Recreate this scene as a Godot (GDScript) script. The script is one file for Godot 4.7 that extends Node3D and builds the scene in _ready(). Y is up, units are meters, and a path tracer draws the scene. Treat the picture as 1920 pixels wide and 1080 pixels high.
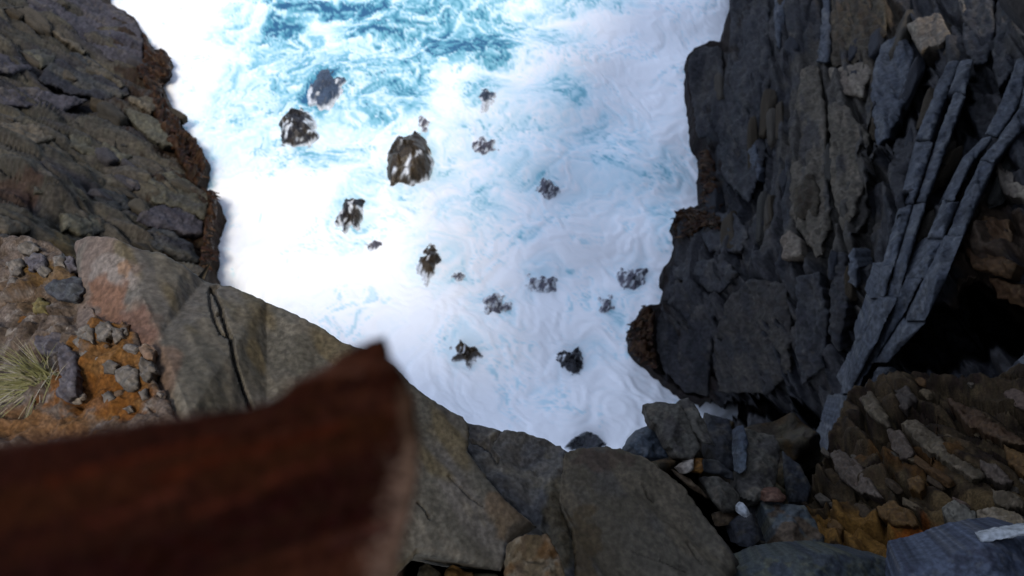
extends Node3D
# A narrow sea cove seen from the cliff top: surf and awash rocks far below, split slabs on the near edge,
# bedded cliff on the left, tall shaded cliff with two pale ribs on the right.

const EYE := Vector3(0, 24, 0)      # metres above the sea
const PITCH := 58.0                 # degrees below the horizon
const FOV := 56.0
var FL := 540.0 / tan(deg_to_rad(FOV / 2.0))
var fw := Vector3(0, -sin(deg_to_rad(PITCH)), -cos(deg_to_rad(PITCH)))
var up := Vector3(0, cos(deg_to_rad(PITCH)), -sin(deg_to_rad(PITCH)))

var rng := RandomNumberGenerator.new()
var n_fbm := FastNoiseLite.new()
var n_low := FastNoiseLite.new()
var n_ridge := FastNoiseLite.new()
var n_cell := FastNoiseLite.new()
var n_edge := FastNoiseLite.new()
var M := {}
var stones: Array[ArrayMesh] = []
var taken := {}


# ---------------------------------------------------------------- places
func spot(x: float, y: float, d: float) -> Vector3:
	return EYE + (fw + Vector3.RIGHT * ((x - 960.0) / FL) + up * ((540.0 - y) / FL)) * d

func sea_d(y: float, h := 0.0) -> float:
	return (EYE.y - h) / (-fw.y - up.y * (540.0 - y) / FL)

func rgb(r: int, g: int, b: int, k := 1.0) -> Color:
	var c := Color(r / 255.0, g / 255.0, b / 255.0).srgb_to_linear()
	return Color(c.r * k, c.g * k, c.b * k)



# A faceted surface through given points: reciprocal distances are linear over each triangle, so every facet is a plane.
class Field:
	var p := PackedVector2Array()
	var w := PackedFloat32Array()
	var t := PackedInt32Array()
	var last := 0
	func _init(a: Array) -> void:
		for i in range(0, a.size(), 3):
			p.append(Vector2(a[i], a[i + 1]))
			w.append(1.0 / float(a[i + 2]))
		t = Geometry2D.triangulate_delaunay(p)
	func bary(q: Vector2, i: int) -> Vector3:
		var a := p[t[i]]
		var b := p[t[i + 1]] - a
		var c := p[t[i + 2]] - a
		var r := q - a
		var den := b.x * c.y - c.x * b.y
		if absf(den) < 1e-6:
			return Vector3(-9, -9, -9)
		var v := (r.x * c.y - c.x * r.y) / den
		var u := (b.x * r.y - r.x * b.y) / den
		return Vector3(1.0 - u - v, v, u)
	func at(x: float, y: float) -> float:
		var q := Vector2(x, y)
		var best := -1e9
		var k := Vector3.ZERO
		var bi := 0
		if last < t.size():
			k = bary(q, last)
			best = minf(k.x, minf(k.y, k.z))
			bi = last
		if best < -1e-4:
			for i in range(0, t.size(), 3):
				var m := bary(q, i)
				var s := minf(m.x, minf(m.y, m.z))
				if s > best:
					best = s
					k = m
					bi = i
					if s >= 0.0:
						break
		last = bi
		var r := w[t[bi]] * k.x + w[t[bi + 1]] * k.y + w[t[bi + 2]] * k.z
		return 1.0 / maxf(r, 0.004)


# ---------------------------------------------------------------- naming
func numbered(called: String) -> String:
	if not taken.has(called):
		taken[called] = 0
		return called
	taken[called] += 1
	return "%s_%03d" % [called, taken[called]]

func tag(o: Node, label: String, category: String, group := "") -> Node:
	o.set_meta("label", label)
	o.set_meta("category", category)
	if group:
		o.set_meta("group", group)
	return o

func put(o: Node3D, called: String, parent: Node) -> void:
	if parent == self:
		o.name = numbered(called)
		add_child(o)
	else:
		o.name = called
		parent.add_child(o, true)

func commit(called: String, parent: Node, v: PackedVector3Array, c: PackedColorArray, idx: PackedInt32Array, mat: Material) -> MeshInstance3D:
	var nn := PackedVector3Array()
	nn.resize(v.size())
	for i in range(0, idx.size(), 3):
		var a := v[idx[i]]
		var f := (v[idx[i + 2]] - a).cross(v[idx[i + 1]] - a)
		nn[idx[i]] += f
		nn[idx[i + 1]] += f
		nn[idx[i + 2]] += f
	for i in nn.size():
		nn[i] = nn[i].normalized() if nn[i].length_squared() > 1e-20 else Vector3.UP
	# the node stands at the middle of its own points
	var lo := v[0]
	var hi := v[0]
	for p in v:
		lo = lo.min(p)
		hi = hi.max(p)
	var mid := Vector3((lo.x + hi.x) / 2, lo.y, (lo.z + hi.z) / 2)
	var base := Vector3.ZERO
	if parent is Node3D and parent != self:
		base = parent.position
	var vv := PackedVector3Array()
	vv.resize(v.size())
	for i in v.size():
		vv[i] = v[i] - mid
	var arr := []
	arr.resize(Mesh.ARRAY_MAX)
	arr[Mesh.ARRAY_VERTEX] = vv
	arr[Mesh.ARRAY_NORMAL] = nn
	arr[Mesh.ARRAY_COLOR] = c
	arr[Mesh.ARRAY_INDEX] = idx
	var m := ArrayMesh.new()
	m.add_surface_from_arrays(Mesh.PRIMITIVE_TRIANGLES, arr)
	m.surface_set_material(0, mat)
	var o := MeshInstance3D.new()
	o.mesh = m
	o.position = mid - base
	put(o, called, parent)
	return o


# ---------------------------------------------------------------- surface relief and colour
# layer: [kind, size in metres, height in metres, grain axis, stretch along the axis]
func relief(p: Vector3, layers: Array) -> float:
	var h := 0.0
	for l in layers:
		var q := p
		if l.size() > 3:
			var ax: Vector3 = l[3]
			q = p - ax * (p.dot(ax) * (1.0 - 1.0 / float(l[4])))
		q /= float(l[1])
		match l[0]:
			"cell": h += float(l[2]) * n_cell.get_noise_3dv(q) * smoothstep(0.0, 0.3, n_edge.get_noise_3dv(q) + 1.0)
			"crack": h -= float(l[2]) * (1.0 - smoothstep(0.0, 0.16, n_edge.get_noise_3dv(q) + 1.0))
			"fbm": h += float(l[2]) * n_fbm.get_noise_3dv(q)
			"ridge": h += float(l[2]) * n_ridge.get_noise_3dv(q)
	return h

# tint: {pal: [base, second, fleck, stain], size, axis, stretch, fleck: threshold, stain: threshold, blobs}
func tint(p: Vector3, x: float, y: float, t: Dictionary) -> Color:
	var q := p
	if t.has("axis"):
		var ax: Vector3 = t.axis
		q = p - ax * (p.dot(ax) * (1.0 - 1.0 / float(t.stretch)))
	var s: float = t.get("size", 1.0)
	q /= s
	var pal: Array = t.pal
	var c: Color = pal[0]
	c = c.lerp(pal[1], smoothstep(-0.25, 0.3, n_fbm.get_noise_3dv(q)))
	if pal.size() > 2:
		c = c.lerp(pal[2], 0.85 * smoothstep(0.12, 0.32, n_fbm.get_noise_3dv(q * 1.7 + Vector3(31, 7, 3)) - float(t.get("fleck", 0.0))))
	if pal.size() > 3:
		c = c.lerp(pal[3], 0.9 * smoothstep(0.1, 0.28, n_fbm.get_noise_3dv(q * 0.8 + Vector3(3, 57, 13)) - float(t.get("stain", 0.0))))
	if t.has("tide"):
		# the wet, weed-stained band left by the tide, with a ragged upper edge
		var e := p.y + 2.2 * n_fbm.get_noise_3dv(p * 0.6) + 0.8 * n_fbm.get_noise_3dv(p * 2.3)
		c = c.lerp(t.tide, 0.85 * (1.0 - smoothstep(1.5, 1.9, e)))
	if t.has("blobs"):
		for b in t.blobs:
			var dx: float = (x - b[0]) / b[2]
			var dy: float = (y - b[1]) / b[3]
			var r := sqrt(dx * dx + dy * dy)
			if r < 1.6:
				r += 0.75 * n_fbm.get_noise_3dv(p * float(b[6] if b.size() > 6 else 3.0) + Vector3(9, 1, 5))
				c = c.lerp(b[4], float(b[5]) * (1.0 - smoothstep(0.75, 1.08, r)))
	if t.has("veins"):
		for b in t.veins:
			# [half width, colour, x, y, x, y, ...]: a mineral streak in the rock
			var best := 1e9
			for k in range(2, b.size() - 3, 2):
				best = minf(best, Geometry2D.get_closest_point_to_segment(Vector2(x, y), Vector2(b[k], b[k + 1]), Vector2(b[k + 2], b[k + 3])).distance_to(Vector2(x, y)))
			best += float(b[0]) * 0.9 * n_fbm.get_noise_2d(x * 0.04, y * 0.15)
			c = c.lerp(b[1], 0.7 * (1.0 - smoothstep(float(b[0]) * 0.4, float(b[0]), best)))
	var mo: float = t.get("mottle", 1.0)
	var g := 1.0 + 0.5 * mo * n_fbm.get_noise_3dv(p * (5.0 / s)) + 0.28 * mo * n_fbm.get_noise_3dv(p * (19.0 / s))
	return Color(c.r * g, c.g * g, c.b * g)


# A solid rock body: outline (x, y pairs), a Field for its front, relief and thickness behind it.
func body(called: String, parent: Node, outline: Array, field: Field, o: Dictionary) -> MeshInstance3D:
	var step: float = o.get("step", 4.0)
	var off: float = o.get("off", 0.0)
	var poly := PackedVector2Array()
	var rag: float = o.get("rag", 1.5)
	var n := outline.size() / 2
	for i in n:
		var a := Vector2(outline[2 * i], outline[2 * i + 1])
		var b := Vector2(outline[(2 * i + 2) % (2 * n)], outline[(2 * i + 3) % (2 * n)])
		var cuts := maxi(1, int(a.distance_to(b) / (step * 2.2)))
		for k in cuts:
			var q := a.lerp(b, float(k) / cuts)
			poly.append(q + Vector2(n_fbm.get_noise_2d(q.x * 0.09 + 50, q.y * 0.09), n_fbm.get_noise_2d(q.x * 0.09, q.y * 0.09 + 90)) * rag * 2.0)
	var lo := poly[0]
	var hi := poly[0]
	var mid2 := Vector2.ZERO
	for q in poly:
		lo = lo.min(q)
		hi = hi.max(q)
		mid2 += q / poly.size()
	lo -= Vector2(step, step) * 1.01
	var nx := int((hi.x - lo.x) / step) + 3
	var ny := int((hi.y - lo.y) / step) + 3
	var inside := PackedByteArray()
	inside.resize(nx * ny)
	for j in ny:
		for i in nx:
			inside[j * nx + i] = 1 if Geometry2D.is_point_in_polygon(lo + Vector2(i, j) * step, poly) else 0
	# the front's mean normal
	var e := 6.0
	var m0 := spot(mid2.x, mid2.y, field.at(mid2.x, mid2.y))
	var nrm := (spot(mid2.x, mid2.y + e, field.at(mid2.x, mid2.y + e)) - m0).cross(spot(mid2.x + e, mid2.y, field.at(mid2.x + e, mid2.y)) - m0).normalized()
	var back := (m0 - EYE).normalized()
	if nrm.dot(back) > 0.0:
		nrm = -nrm
	if nrm.dot(back) > -0.35:
		nrm = (nrm - back * 0.5).normalized()
	nrm = o.get("normal", nrm)
	var layers: Array = o.get("layers", [])
	var edge: float = o.get("edge", 0.0)
	var drop: float = o.get("drop", 0.1)
	var grooves: Array = o.get("grooves", [])
	var pits: Array = o.get("pits", [])
	var bulge: float = o.get("bulge", 0.0)
	var calm: float = o.get("calm", 0.0)
	var t: Dictionary = o.tint
	var at := PackedInt32Array()
	at.resize(nx * ny)
	at.fill(-1)
	var v := PackedVector3Array()
	var c := PackedColorArray()
	var idx := PackedInt32Array()
	var rx := maxf(1.0, (hi.x - lo.x) / 2)
	var ry := maxf(1.0, (hi.y - lo.y) / 2)
	for j in ny - 1:
		for i in nx - 1:
			var ids := [j * nx + i, j * nx + i + 1, (j + 1) * nx + i + 1, (j + 1) * nx + i]
			if inside[ids[0]] + inside[ids[1]] + inside[ids[2]] + inside[ids[3]] < 1:
				continue
			for id: int in ids:
				if at[id] >= 0:
					continue
				var q := lo + Vector2(id % nx, id / nx) * step
				var dist := 1e9
				if edge > 0.0 or calm > 0.0 or inside[id] == 0:
					var bq := q
					for s in poly.size():
						var cp := Geometry2D.get_closest_point_to_segment(q, poly[s], poly[(s + 1) % poly.size()])
						var dd := cp.distance_squared_to(q)
						if dd < dist:
							dist = dd
							bq = cp
					dist = sqrt(dist)
					if inside[id] == 0:
						q = bq
						dist = 0.0
				var p := spot(q.x, q.y, field.at(q.x, q.y) - off)
				var h := relief(p, layers)
				if calm > 0.0:
					h *= smoothstep(0.0, calm, dist)
				elif edge > 0.0:
					h *= lerpf(0.35, 1.0, smoothstep(0.0, edge * 1.4, dist))
				if bulge != 0.0:
					h += bulge * (1.0 - minf(1.0, ((q.x - mid2.x) / rx) ** 2 + ((q.y - mid2.y) / ry) ** 2))
				if edge > 0.0 and dist < edge:
					var k := 1.0 - dist / edge
					h -= drop * (1.0 - sqrt(maxf(0.0, 1.0 - k * k)))
				for gr in grooves:
					# [half width, depth, x, y, x, y, ...]
					var best := 1e9
					for s in range(2, gr.size() - 3, 2):
						best = minf(best, Geometry2D.get_closest_point_to_segment(q, Vector2(gr[s], gr[s + 1]), Vector2(gr[s + 2], gr[s + 3])).distance_to(q))
					best += 1.6 * n_fbm.get_noise_2d(q.x * 0.2, q.y * 0.2)
					if best < gr[0]:
						h -= gr[1] * (1.0 - best / gr[0])
				p += nrm * h
				for pit in pits:
					# [x, y, rx, ry, turn in degrees, depth]: a hollow going into the rock
					var r := Vector2(q.x - pit[0], q.y - pit[1]).rotated(-deg_to_rad(pit[4]))
					var k: float = (r.x / pit[2]) ** 2 + (r.y / pit[3]) ** 2
					k += 0.5 * n_fbm.get_noise_3dv(p * 0.9)
					if k < 1.0:
						p += (p - EYE).normalized() * (pit[5] * smoothstep(0.0, 0.45, 1.0 - k))
				at[id] = v.size()
				v.append(p)
				c.append(tint(p, q.x, q.y, t))
			var A := at[ids[0]]
			var B := at[ids[1]]
			var C := at[ids[2]]
			var D := at[ids[3]]
			if (i + j) % 2 == 0:
				idx.append_array([A, B, C, A, C, D])
			else:
				idx.append_array([A, B, D, B, C, D])
	if o.has("foot"):
		var nv := v.size()
		var seen := {}
		for k in range(0, idx.size(), 3):
			for s in 3:
				seen[idx[k + s] * nv + idx[k + (s + 1) % 3]] = true
		for k in nv:
			v.append(v[k] + Vector3(0, -float(o.foot), 0))
			c.append(c[k])
		for key: int in seen:
			var a := key / nv
			var b := key % nv
			if not seen.has(b * nv + a):
				idx.append_array([a, b + nv, b, a, a + nv, b + nv])
	if o.has("thick"):
		var th: float = o.thick
		var nv := v.size()
		var nt := idx.size()
		var seen := {}
		for k in range(0, nt, 3):
			for s in 3:
				var a := idx[k + s]
				var b := idx[k + (s + 1) % 3]
				seen[a * nv + b] = true
		var bdir: Vector3 = (back * 1.2 - nrm).normalized()
		var cen := m0 + bdir * th
		for k in nv:
			v.append((v[k] + bdir * th).lerp(cen, 0.12))
			c.append(c[k])
		for k in range(0, nt, 3):
			idx.append_array([idx[k] + nv, idx[k + 2] + nv, idx[k + 1] + nv])
		for key: int in seen:
			var a := key / nv
			var b := key % nv
			if not seen.has(b * nv + a):
				idx.append_array([a, b + nv, b, a, a + nv, b + nv])
	return commit(called, parent, v, c, idx, o.mat)

# A slab lying on a Field: outline given, its front `off` metres in front of the surface.
func plate(called: String, parent: Node, outline: Array, f: Field, off: float, pal: Array, o := {}) -> MeshInstance3D:
	var pts := []
	var sx := 0.0
	var sy := 0.0
	var n := outline.size() / 2
	for i in n:
		sx += float(outline[2 * i]) / n
		sy += float(outline[2 * i + 1]) / n
	var tilt: float = o.get("tilt", 0.0)
	for i in n:
		pts.append_array([outline[2 * i], outline[2 * i + 1], f.at(outline[2 * i], outline[2 * i + 1]) - off + tilt * (float(outline[2 * i]) - sx) / 100.0])
	pts.append_array([sx, sy, f.at(sx, sy) - off * 1.15])
	var d0 := f.at(sx, sy)
	var k := d0 / FL
	var q := {"step": 3.5, "thick": off * 2.0 + 0.4, "edge": 7.0, "drop": 5.0 * k, "rag": 1.6, "mat": M.rock_far,
		"layers": [["cell", 22 * k, 6 * k, o.get("axis", Vector3.RIGHT), o.get("stretch", 1.0)], ["fbm", 30 * k, 8 * k], ["ridge", 12 * k, 2.5 * k], ["crack", 26 * k, 3 * k, o.get("axis", Vector3.RIGHT), o.get("stretch", 1.0)]],
		"tint": {"pal": pal, "size": 45 * k, "axis": o.get("axis", Vector3.RIGHT), "stretch": o.get("stretch", 1.0), "fleck": 0.05, "stain": 0.1}}
	q.merge(o, true)
	return body(called, parent, outline, Field.new(pts), q)


# ---------------------------------------------------------------- loose stones
func stone_mesh(seed_no: int) -> ArrayMesh:
	rng.seed = seed_no
	var planes := []
	for ax in [Vector3.RIGHT, Vector3.LEFT, Vector3.UP, Vector3.DOWN, Vector3.BACK, Vector3.FORWARD]:
		planes.append([(ax + Vector3(rng.randf_range(-.3, .3), rng.randf_range(-.3, .3), rng.randf_range(-.3, .3))).normalized(), rng.randf_range(0.72, 1.0)])
	for k in 7:
		planes.append([Vector3(rng.randf_range(-1, 1), rng.randf_range(-1, 1), rng.randf_range(-1, 1)).normalized(), rng.randf_range(0.8, 1.1)])
	var n := 9
	var v := PackedVector3Array()
	var c := PackedColorArray()
	var idx := PackedInt32Array()
	for face in 6:
		var a: Vector3 = [Vector3.RIGHT, Vector3.LEFT, Vector3.UP, Vector3.DOWN, Vector3.BACK, Vector3.FORWARD][face]
		var b := Vector3(a.y, a.z, a.x)
		var d := a.cross(b)
		var s0 := v.size()
		for j in n + 1:
			for i in n + 1:
				var u := tan((2.0 * i / n - 1.0) * PI / 4)
				var w := tan((2.0 * j / n - 1.0) * PI / 4)
				var dir := (a + b * u + d * w).normalized()
				var r := 2.0
				for pl in planes:
					var dt: float = dir.dot(pl[0])
					if dt > 0.05:
						r = minf(r, pl[1] / dt)
				r = minf(r, 1.35)
				var p := dir * r
				p += dir * (0.05 * n_fbm.get_noise_3dv(p * 1.6 + Vector3(seed_no, 0, 0)) + 0.03 * n_ridge.get_noise_3dv(p * 3.0 + Vector3(0, seed_no, 0)))
				v.append(p * 0.5)
				var g := 0.86 + 0.4 * n_fbm.get_noise_3dv(p * 1.4 + Vector3(seed_no * 3, 5, 0))
				c.append(Color(g, g, g))
		for j in n:
			for i in n:
				var q := s0 + j * (n + 1) + i
				idx.append_array([q, q + n + 2, q + 1, q, q + n + 1, q + n + 2])
	var nn := PackedVector3Array()
	nn.resize(v.size())
	var acc := {}
	for i in range(0, idx.size(), 3):
		var f := (v[idx[i + 2]] - v[idx[i]]).cross(v[idx[i + 1]] - v[idx[i]])
		if f.dot(v[idx[i]]) < 0.0:
			var sw := idx[i + 1]
			idx[i + 1] = idx[i + 2]
			idx[i + 2] = sw
			f = -f
		for s in 3:
			var key := (v[idx[i + s]] * 2000.0).round()
			acc[key] = acc.get(key, Vector3.ZERO) + f
	for i in v.size():
		nn[i] = acc[(v[i] * 2000.0).round()].normalized()
	var arr := []
	arr.resize(Mesh.ARRAY_MAX)
	arr[Mesh.ARRAY_VERTEX] = v
	arr[Mesh.ARRAY_NORMAL] = nn
	arr[Mesh.ARRAY_COLOR] = c
	arr[Mesh.ARRAY_INDEX] = idx
	var m := ArrayMesh.new()
	m.add_surface_from_arrays(Mesh.PRIMITIVE_TRIANGLES, arr)
	return m

# A stone bedded on a Field, long side along `deg`, sizes in the units of the Field.
func stone(called: String, parent: Node, f: Field, x: float, y: float, long: float, wide: float, deg: float, mat: Material, kind: int, proud := 0.25, flat := 0.7) -> MeshInstance3D:
	var d := f.at(x, y)
	var p := spot(x, y, d)
	var a := deg_to_rad(deg)
	var px := spot(x + cos(a) * 8, y + sin(a) * 8, f.at(x + cos(a) * 8, y + sin(a) * 8)) - p
	var py := spot(x - sin(a) * 8, y + cos(a) * 8, f.at(x - sin(a) * 8, y + cos(a) * 8)) - p
	var k := d / FL
	var lx := minf(px.length() / 8.0, k * 1.6) * long
	var ly := minf(py.length() / 8.0, k * 1.6) * wide
	var bx := px.normalized()
	var bz := py.cross(px).normalized()
	if bz.dot(p - EYE) > 0:
		bz = -bz
	var by := bz.cross(bx).normalized()
	var lz := minf(lx, ly) * flat
	var o := MeshInstance3D.new()
	o.mesh = stones[kind % stones.size()]
	o.material_override = mat
	var at := p + bz * (lz * (proud - 0.1))
	var base := Vector3.ZERO
	if parent != self and parent is Node3D:
		base = parent.position
	o.transform = Transform3D(Basis(bx * lx, by * ly, bz * lz), at - base)
	put(o, called, parent)
	return o


# ---------------------------------------------------------------- materials
func noise_image(seed_no: int, freq: float, oct: int, lo: float, hi: float, size := 512) -> Image:
	var n := FastNoiseLite.new()
	n.seed = seed_no
	n.noise_type = FastNoiseLite.TYPE_SIMPLEX_SMOOTH
	n.frequency = freq
	n.fractal_octaves = oct
	var img := n.get_seamless_image(size, size)
	img.convert(Image.FORMAT_RGB8)
	if lo != 0.0 or hi != 1.0:
		for j in size:
			for i in size:
				var g := img.get_pixel(i, j).r
				g = lerpf(lo, hi, smoothstep(0.15, 0.85, g))
				img.set_pixel(i, j, Color(g, g, g))
	return img

func make_materials() -> void:
	var grain := ImageTexture.create_from_image(noise_image(5, 0.03, 6, 0.72, 1.0))
	var bump := noise_image(8, 0.02, 7, 0.0, 1.0)
	bump.bump_map_to_normal_map(7.0)
	var nrm := ImageTexture.create_from_image(bump)
	for spec in [["rock", 0.8, 0.7, 0.55], ["rock_far", 0.3, 0.75, 0.9], ["wet", 0.35, 0.42, 0.8], ["stone", 1.1, 0.8, 1.0], ["soil", 1.6, 0.95, 1.0], ["foam", 0.5, 0.6, 0.1], ["spur", 2.2, 0.75, 0.8], ["weed", 0.5, 0.5, 0.6]]:
		var m := StandardMaterial3D.new()
		m.resource_name = spec[0]
		m.vertex_color_use_as_albedo = true
		m.albedo_texture = grain
		m.uv1_triplanar = true
		m.uv1_world_triplanar = true
		m.uv1_scale = Vector3.ONE * float(spec[1])
		m.roughness = spec[2]
		m.metallic_specular = 0.22
		m.normal_enabled = true
		m.normal_texture = nrm
		m.normal_scale = spec[3]
		M[spec[0]] = m
	M.foam.albedo_texture = null
	M.wet.metallic_specular = 0.4
	for called in ["rock", "rock_far", "soil", "spur"]:
		M[called].albedo_color = Color(0.85, 0.85, 0.85)
	M.spur.metallic_specular = 0.1

func stone_mat(c: Color, rough := 0.8) -> StandardMaterial3D:
	var m: StandardMaterial3D = M.stone.duplicate()
	m.albedo_color = (c * 0.7).linear_to_srgb()
	m.roughness = rough
	return m


# ================================================================ the scene
func _ready() -> void:
	# camera, sky, sun, exposure
	var cam := Camera3D.new()
	cam.name = "camera"
	add_child(cam)
	cam.position = EYE
	cam.rotation_degrees = Vector3(-PITCH, 0, 0)
	var lens := CameraAttributesPhysical.new()
	lens.frustum_focal_length = 12.0 / tan(deg_to_rad(FOV / 2.0))
	lens.frustum_focus_distance = 6.5
	lens.exposure_aperture = 0.75
	lens.frustum_far = 600.0
	cam.attributes = lens
	cam.fov = FOV
	cam.far = 600.0
	cam.current = true
	var env := Environment.new()
	env.background_mode = Environment.BG_SKY
	env.tonemap_mode = Environment.TONE_MAPPER_LINEAR
	env.tonemap_exposure = 1.72
	env.sdfgi_enabled = true
	env.ssao_enabled = true
	env.ssil_enabled = true
	var sm := ProceduralSkyMaterial.new()
	sm.sky_top_color = Color(0.80, 0.87, 1.0)
	sm.sky_horizon_color = Color(0.92, 0.94, 1.0)
	sm.sky_energy_multiplier = 0.85
	sm.ground_bottom_color = Color(0.5, 0.55, 0.62)
	sm.ground_horizon_color = Color(0.8, 0.85, 0.92)
	var sky := Sky.new()
	sky.sky_material = sm
	env.sky = sky
	var we := WorldEnvironment.new()
	we.name = "world_environment"
	we.environment = env
	add_child(we)
	var sun := DirectionalLight3D.new()
	sun.name = "sun"
	sun.light_energy = 0.5
	sun.light_color = Color(1.0, 0.96, 0.9)
	sun.light_angular_distance = 14.0
	sun.shadow_enabled = true
	sun.rotation_degrees = Vector3(-64, 15, 0)
	add_child(sun)

	for s in [[n_fbm, FastNoiseLite.TYPE_SIMPLEX_SMOOTH, 11], [n_low, FastNoiseLite.TYPE_SIMPLEX_SMOOTH, 12], [n_ridge, FastNoiseLite.TYPE_SIMPLEX_SMOOTH, 13], [n_cell, FastNoiseLite.TYPE_CELLULAR, 14], [n_edge, FastNoiseLite.TYPE_CELLULAR, 14]]:
		s[0].noise_type = s[1]
		s[0].seed = s[2]
		s[0].frequency = 1.0
	n_fbm.fractal_type = FastNoiseLite.FRACTAL_FBM
	n_fbm.fractal_octaves = 3
	n_low.fractal_type = FastNoiseLite.FRACTAL_NONE
	n_ridge.fractal_type = FastNoiseLite.FRACTAL_RIDGED
	n_ridge.fractal_octaves = 3
	n_cell.fractal_type = FastNoiseLite.FRACTAL_NONE
	n_cell.cellular_return_type = FastNoiseLite.RETURN_CELL_VALUE
	n_edge.fractal_type = FastNoiseLite.FRACTAL_NONE
	n_edge.cellular_return_type = FastNoiseLite.RETURN_DISTANCE2_SUB
	make_materials()
	for k in 12:
		stones.append(stone_mesh(100 + k))

	var t0 := Time.get_ticks_msec()
	build_sea()
	print("sea ", Time.get_ticks_msec() - t0)
	build_left_cliff()
	print("left ", Time.get_ticks_msec() - t0)
	build_right_cliff()
	print("right ", Time.get_ticks_msec() - t0)
	build_near()
	print("near ", Time.get_ticks_msec() - t0)
	build_rubble()
	print("rubble ", Time.get_ticks_msec() - t0)
	build_sea_rocks()
	build_weed()
	build_tussock()
	print("all ", Time.get_ticks_msec() - t0)


# ---------------------------------------------------------------- sea
var openings := []
func swell(x: float, z: float) -> float:
	return -0.2 + 0.5 * n_low.get_noise_2d(x * 0.11, z * 0.16)

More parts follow.
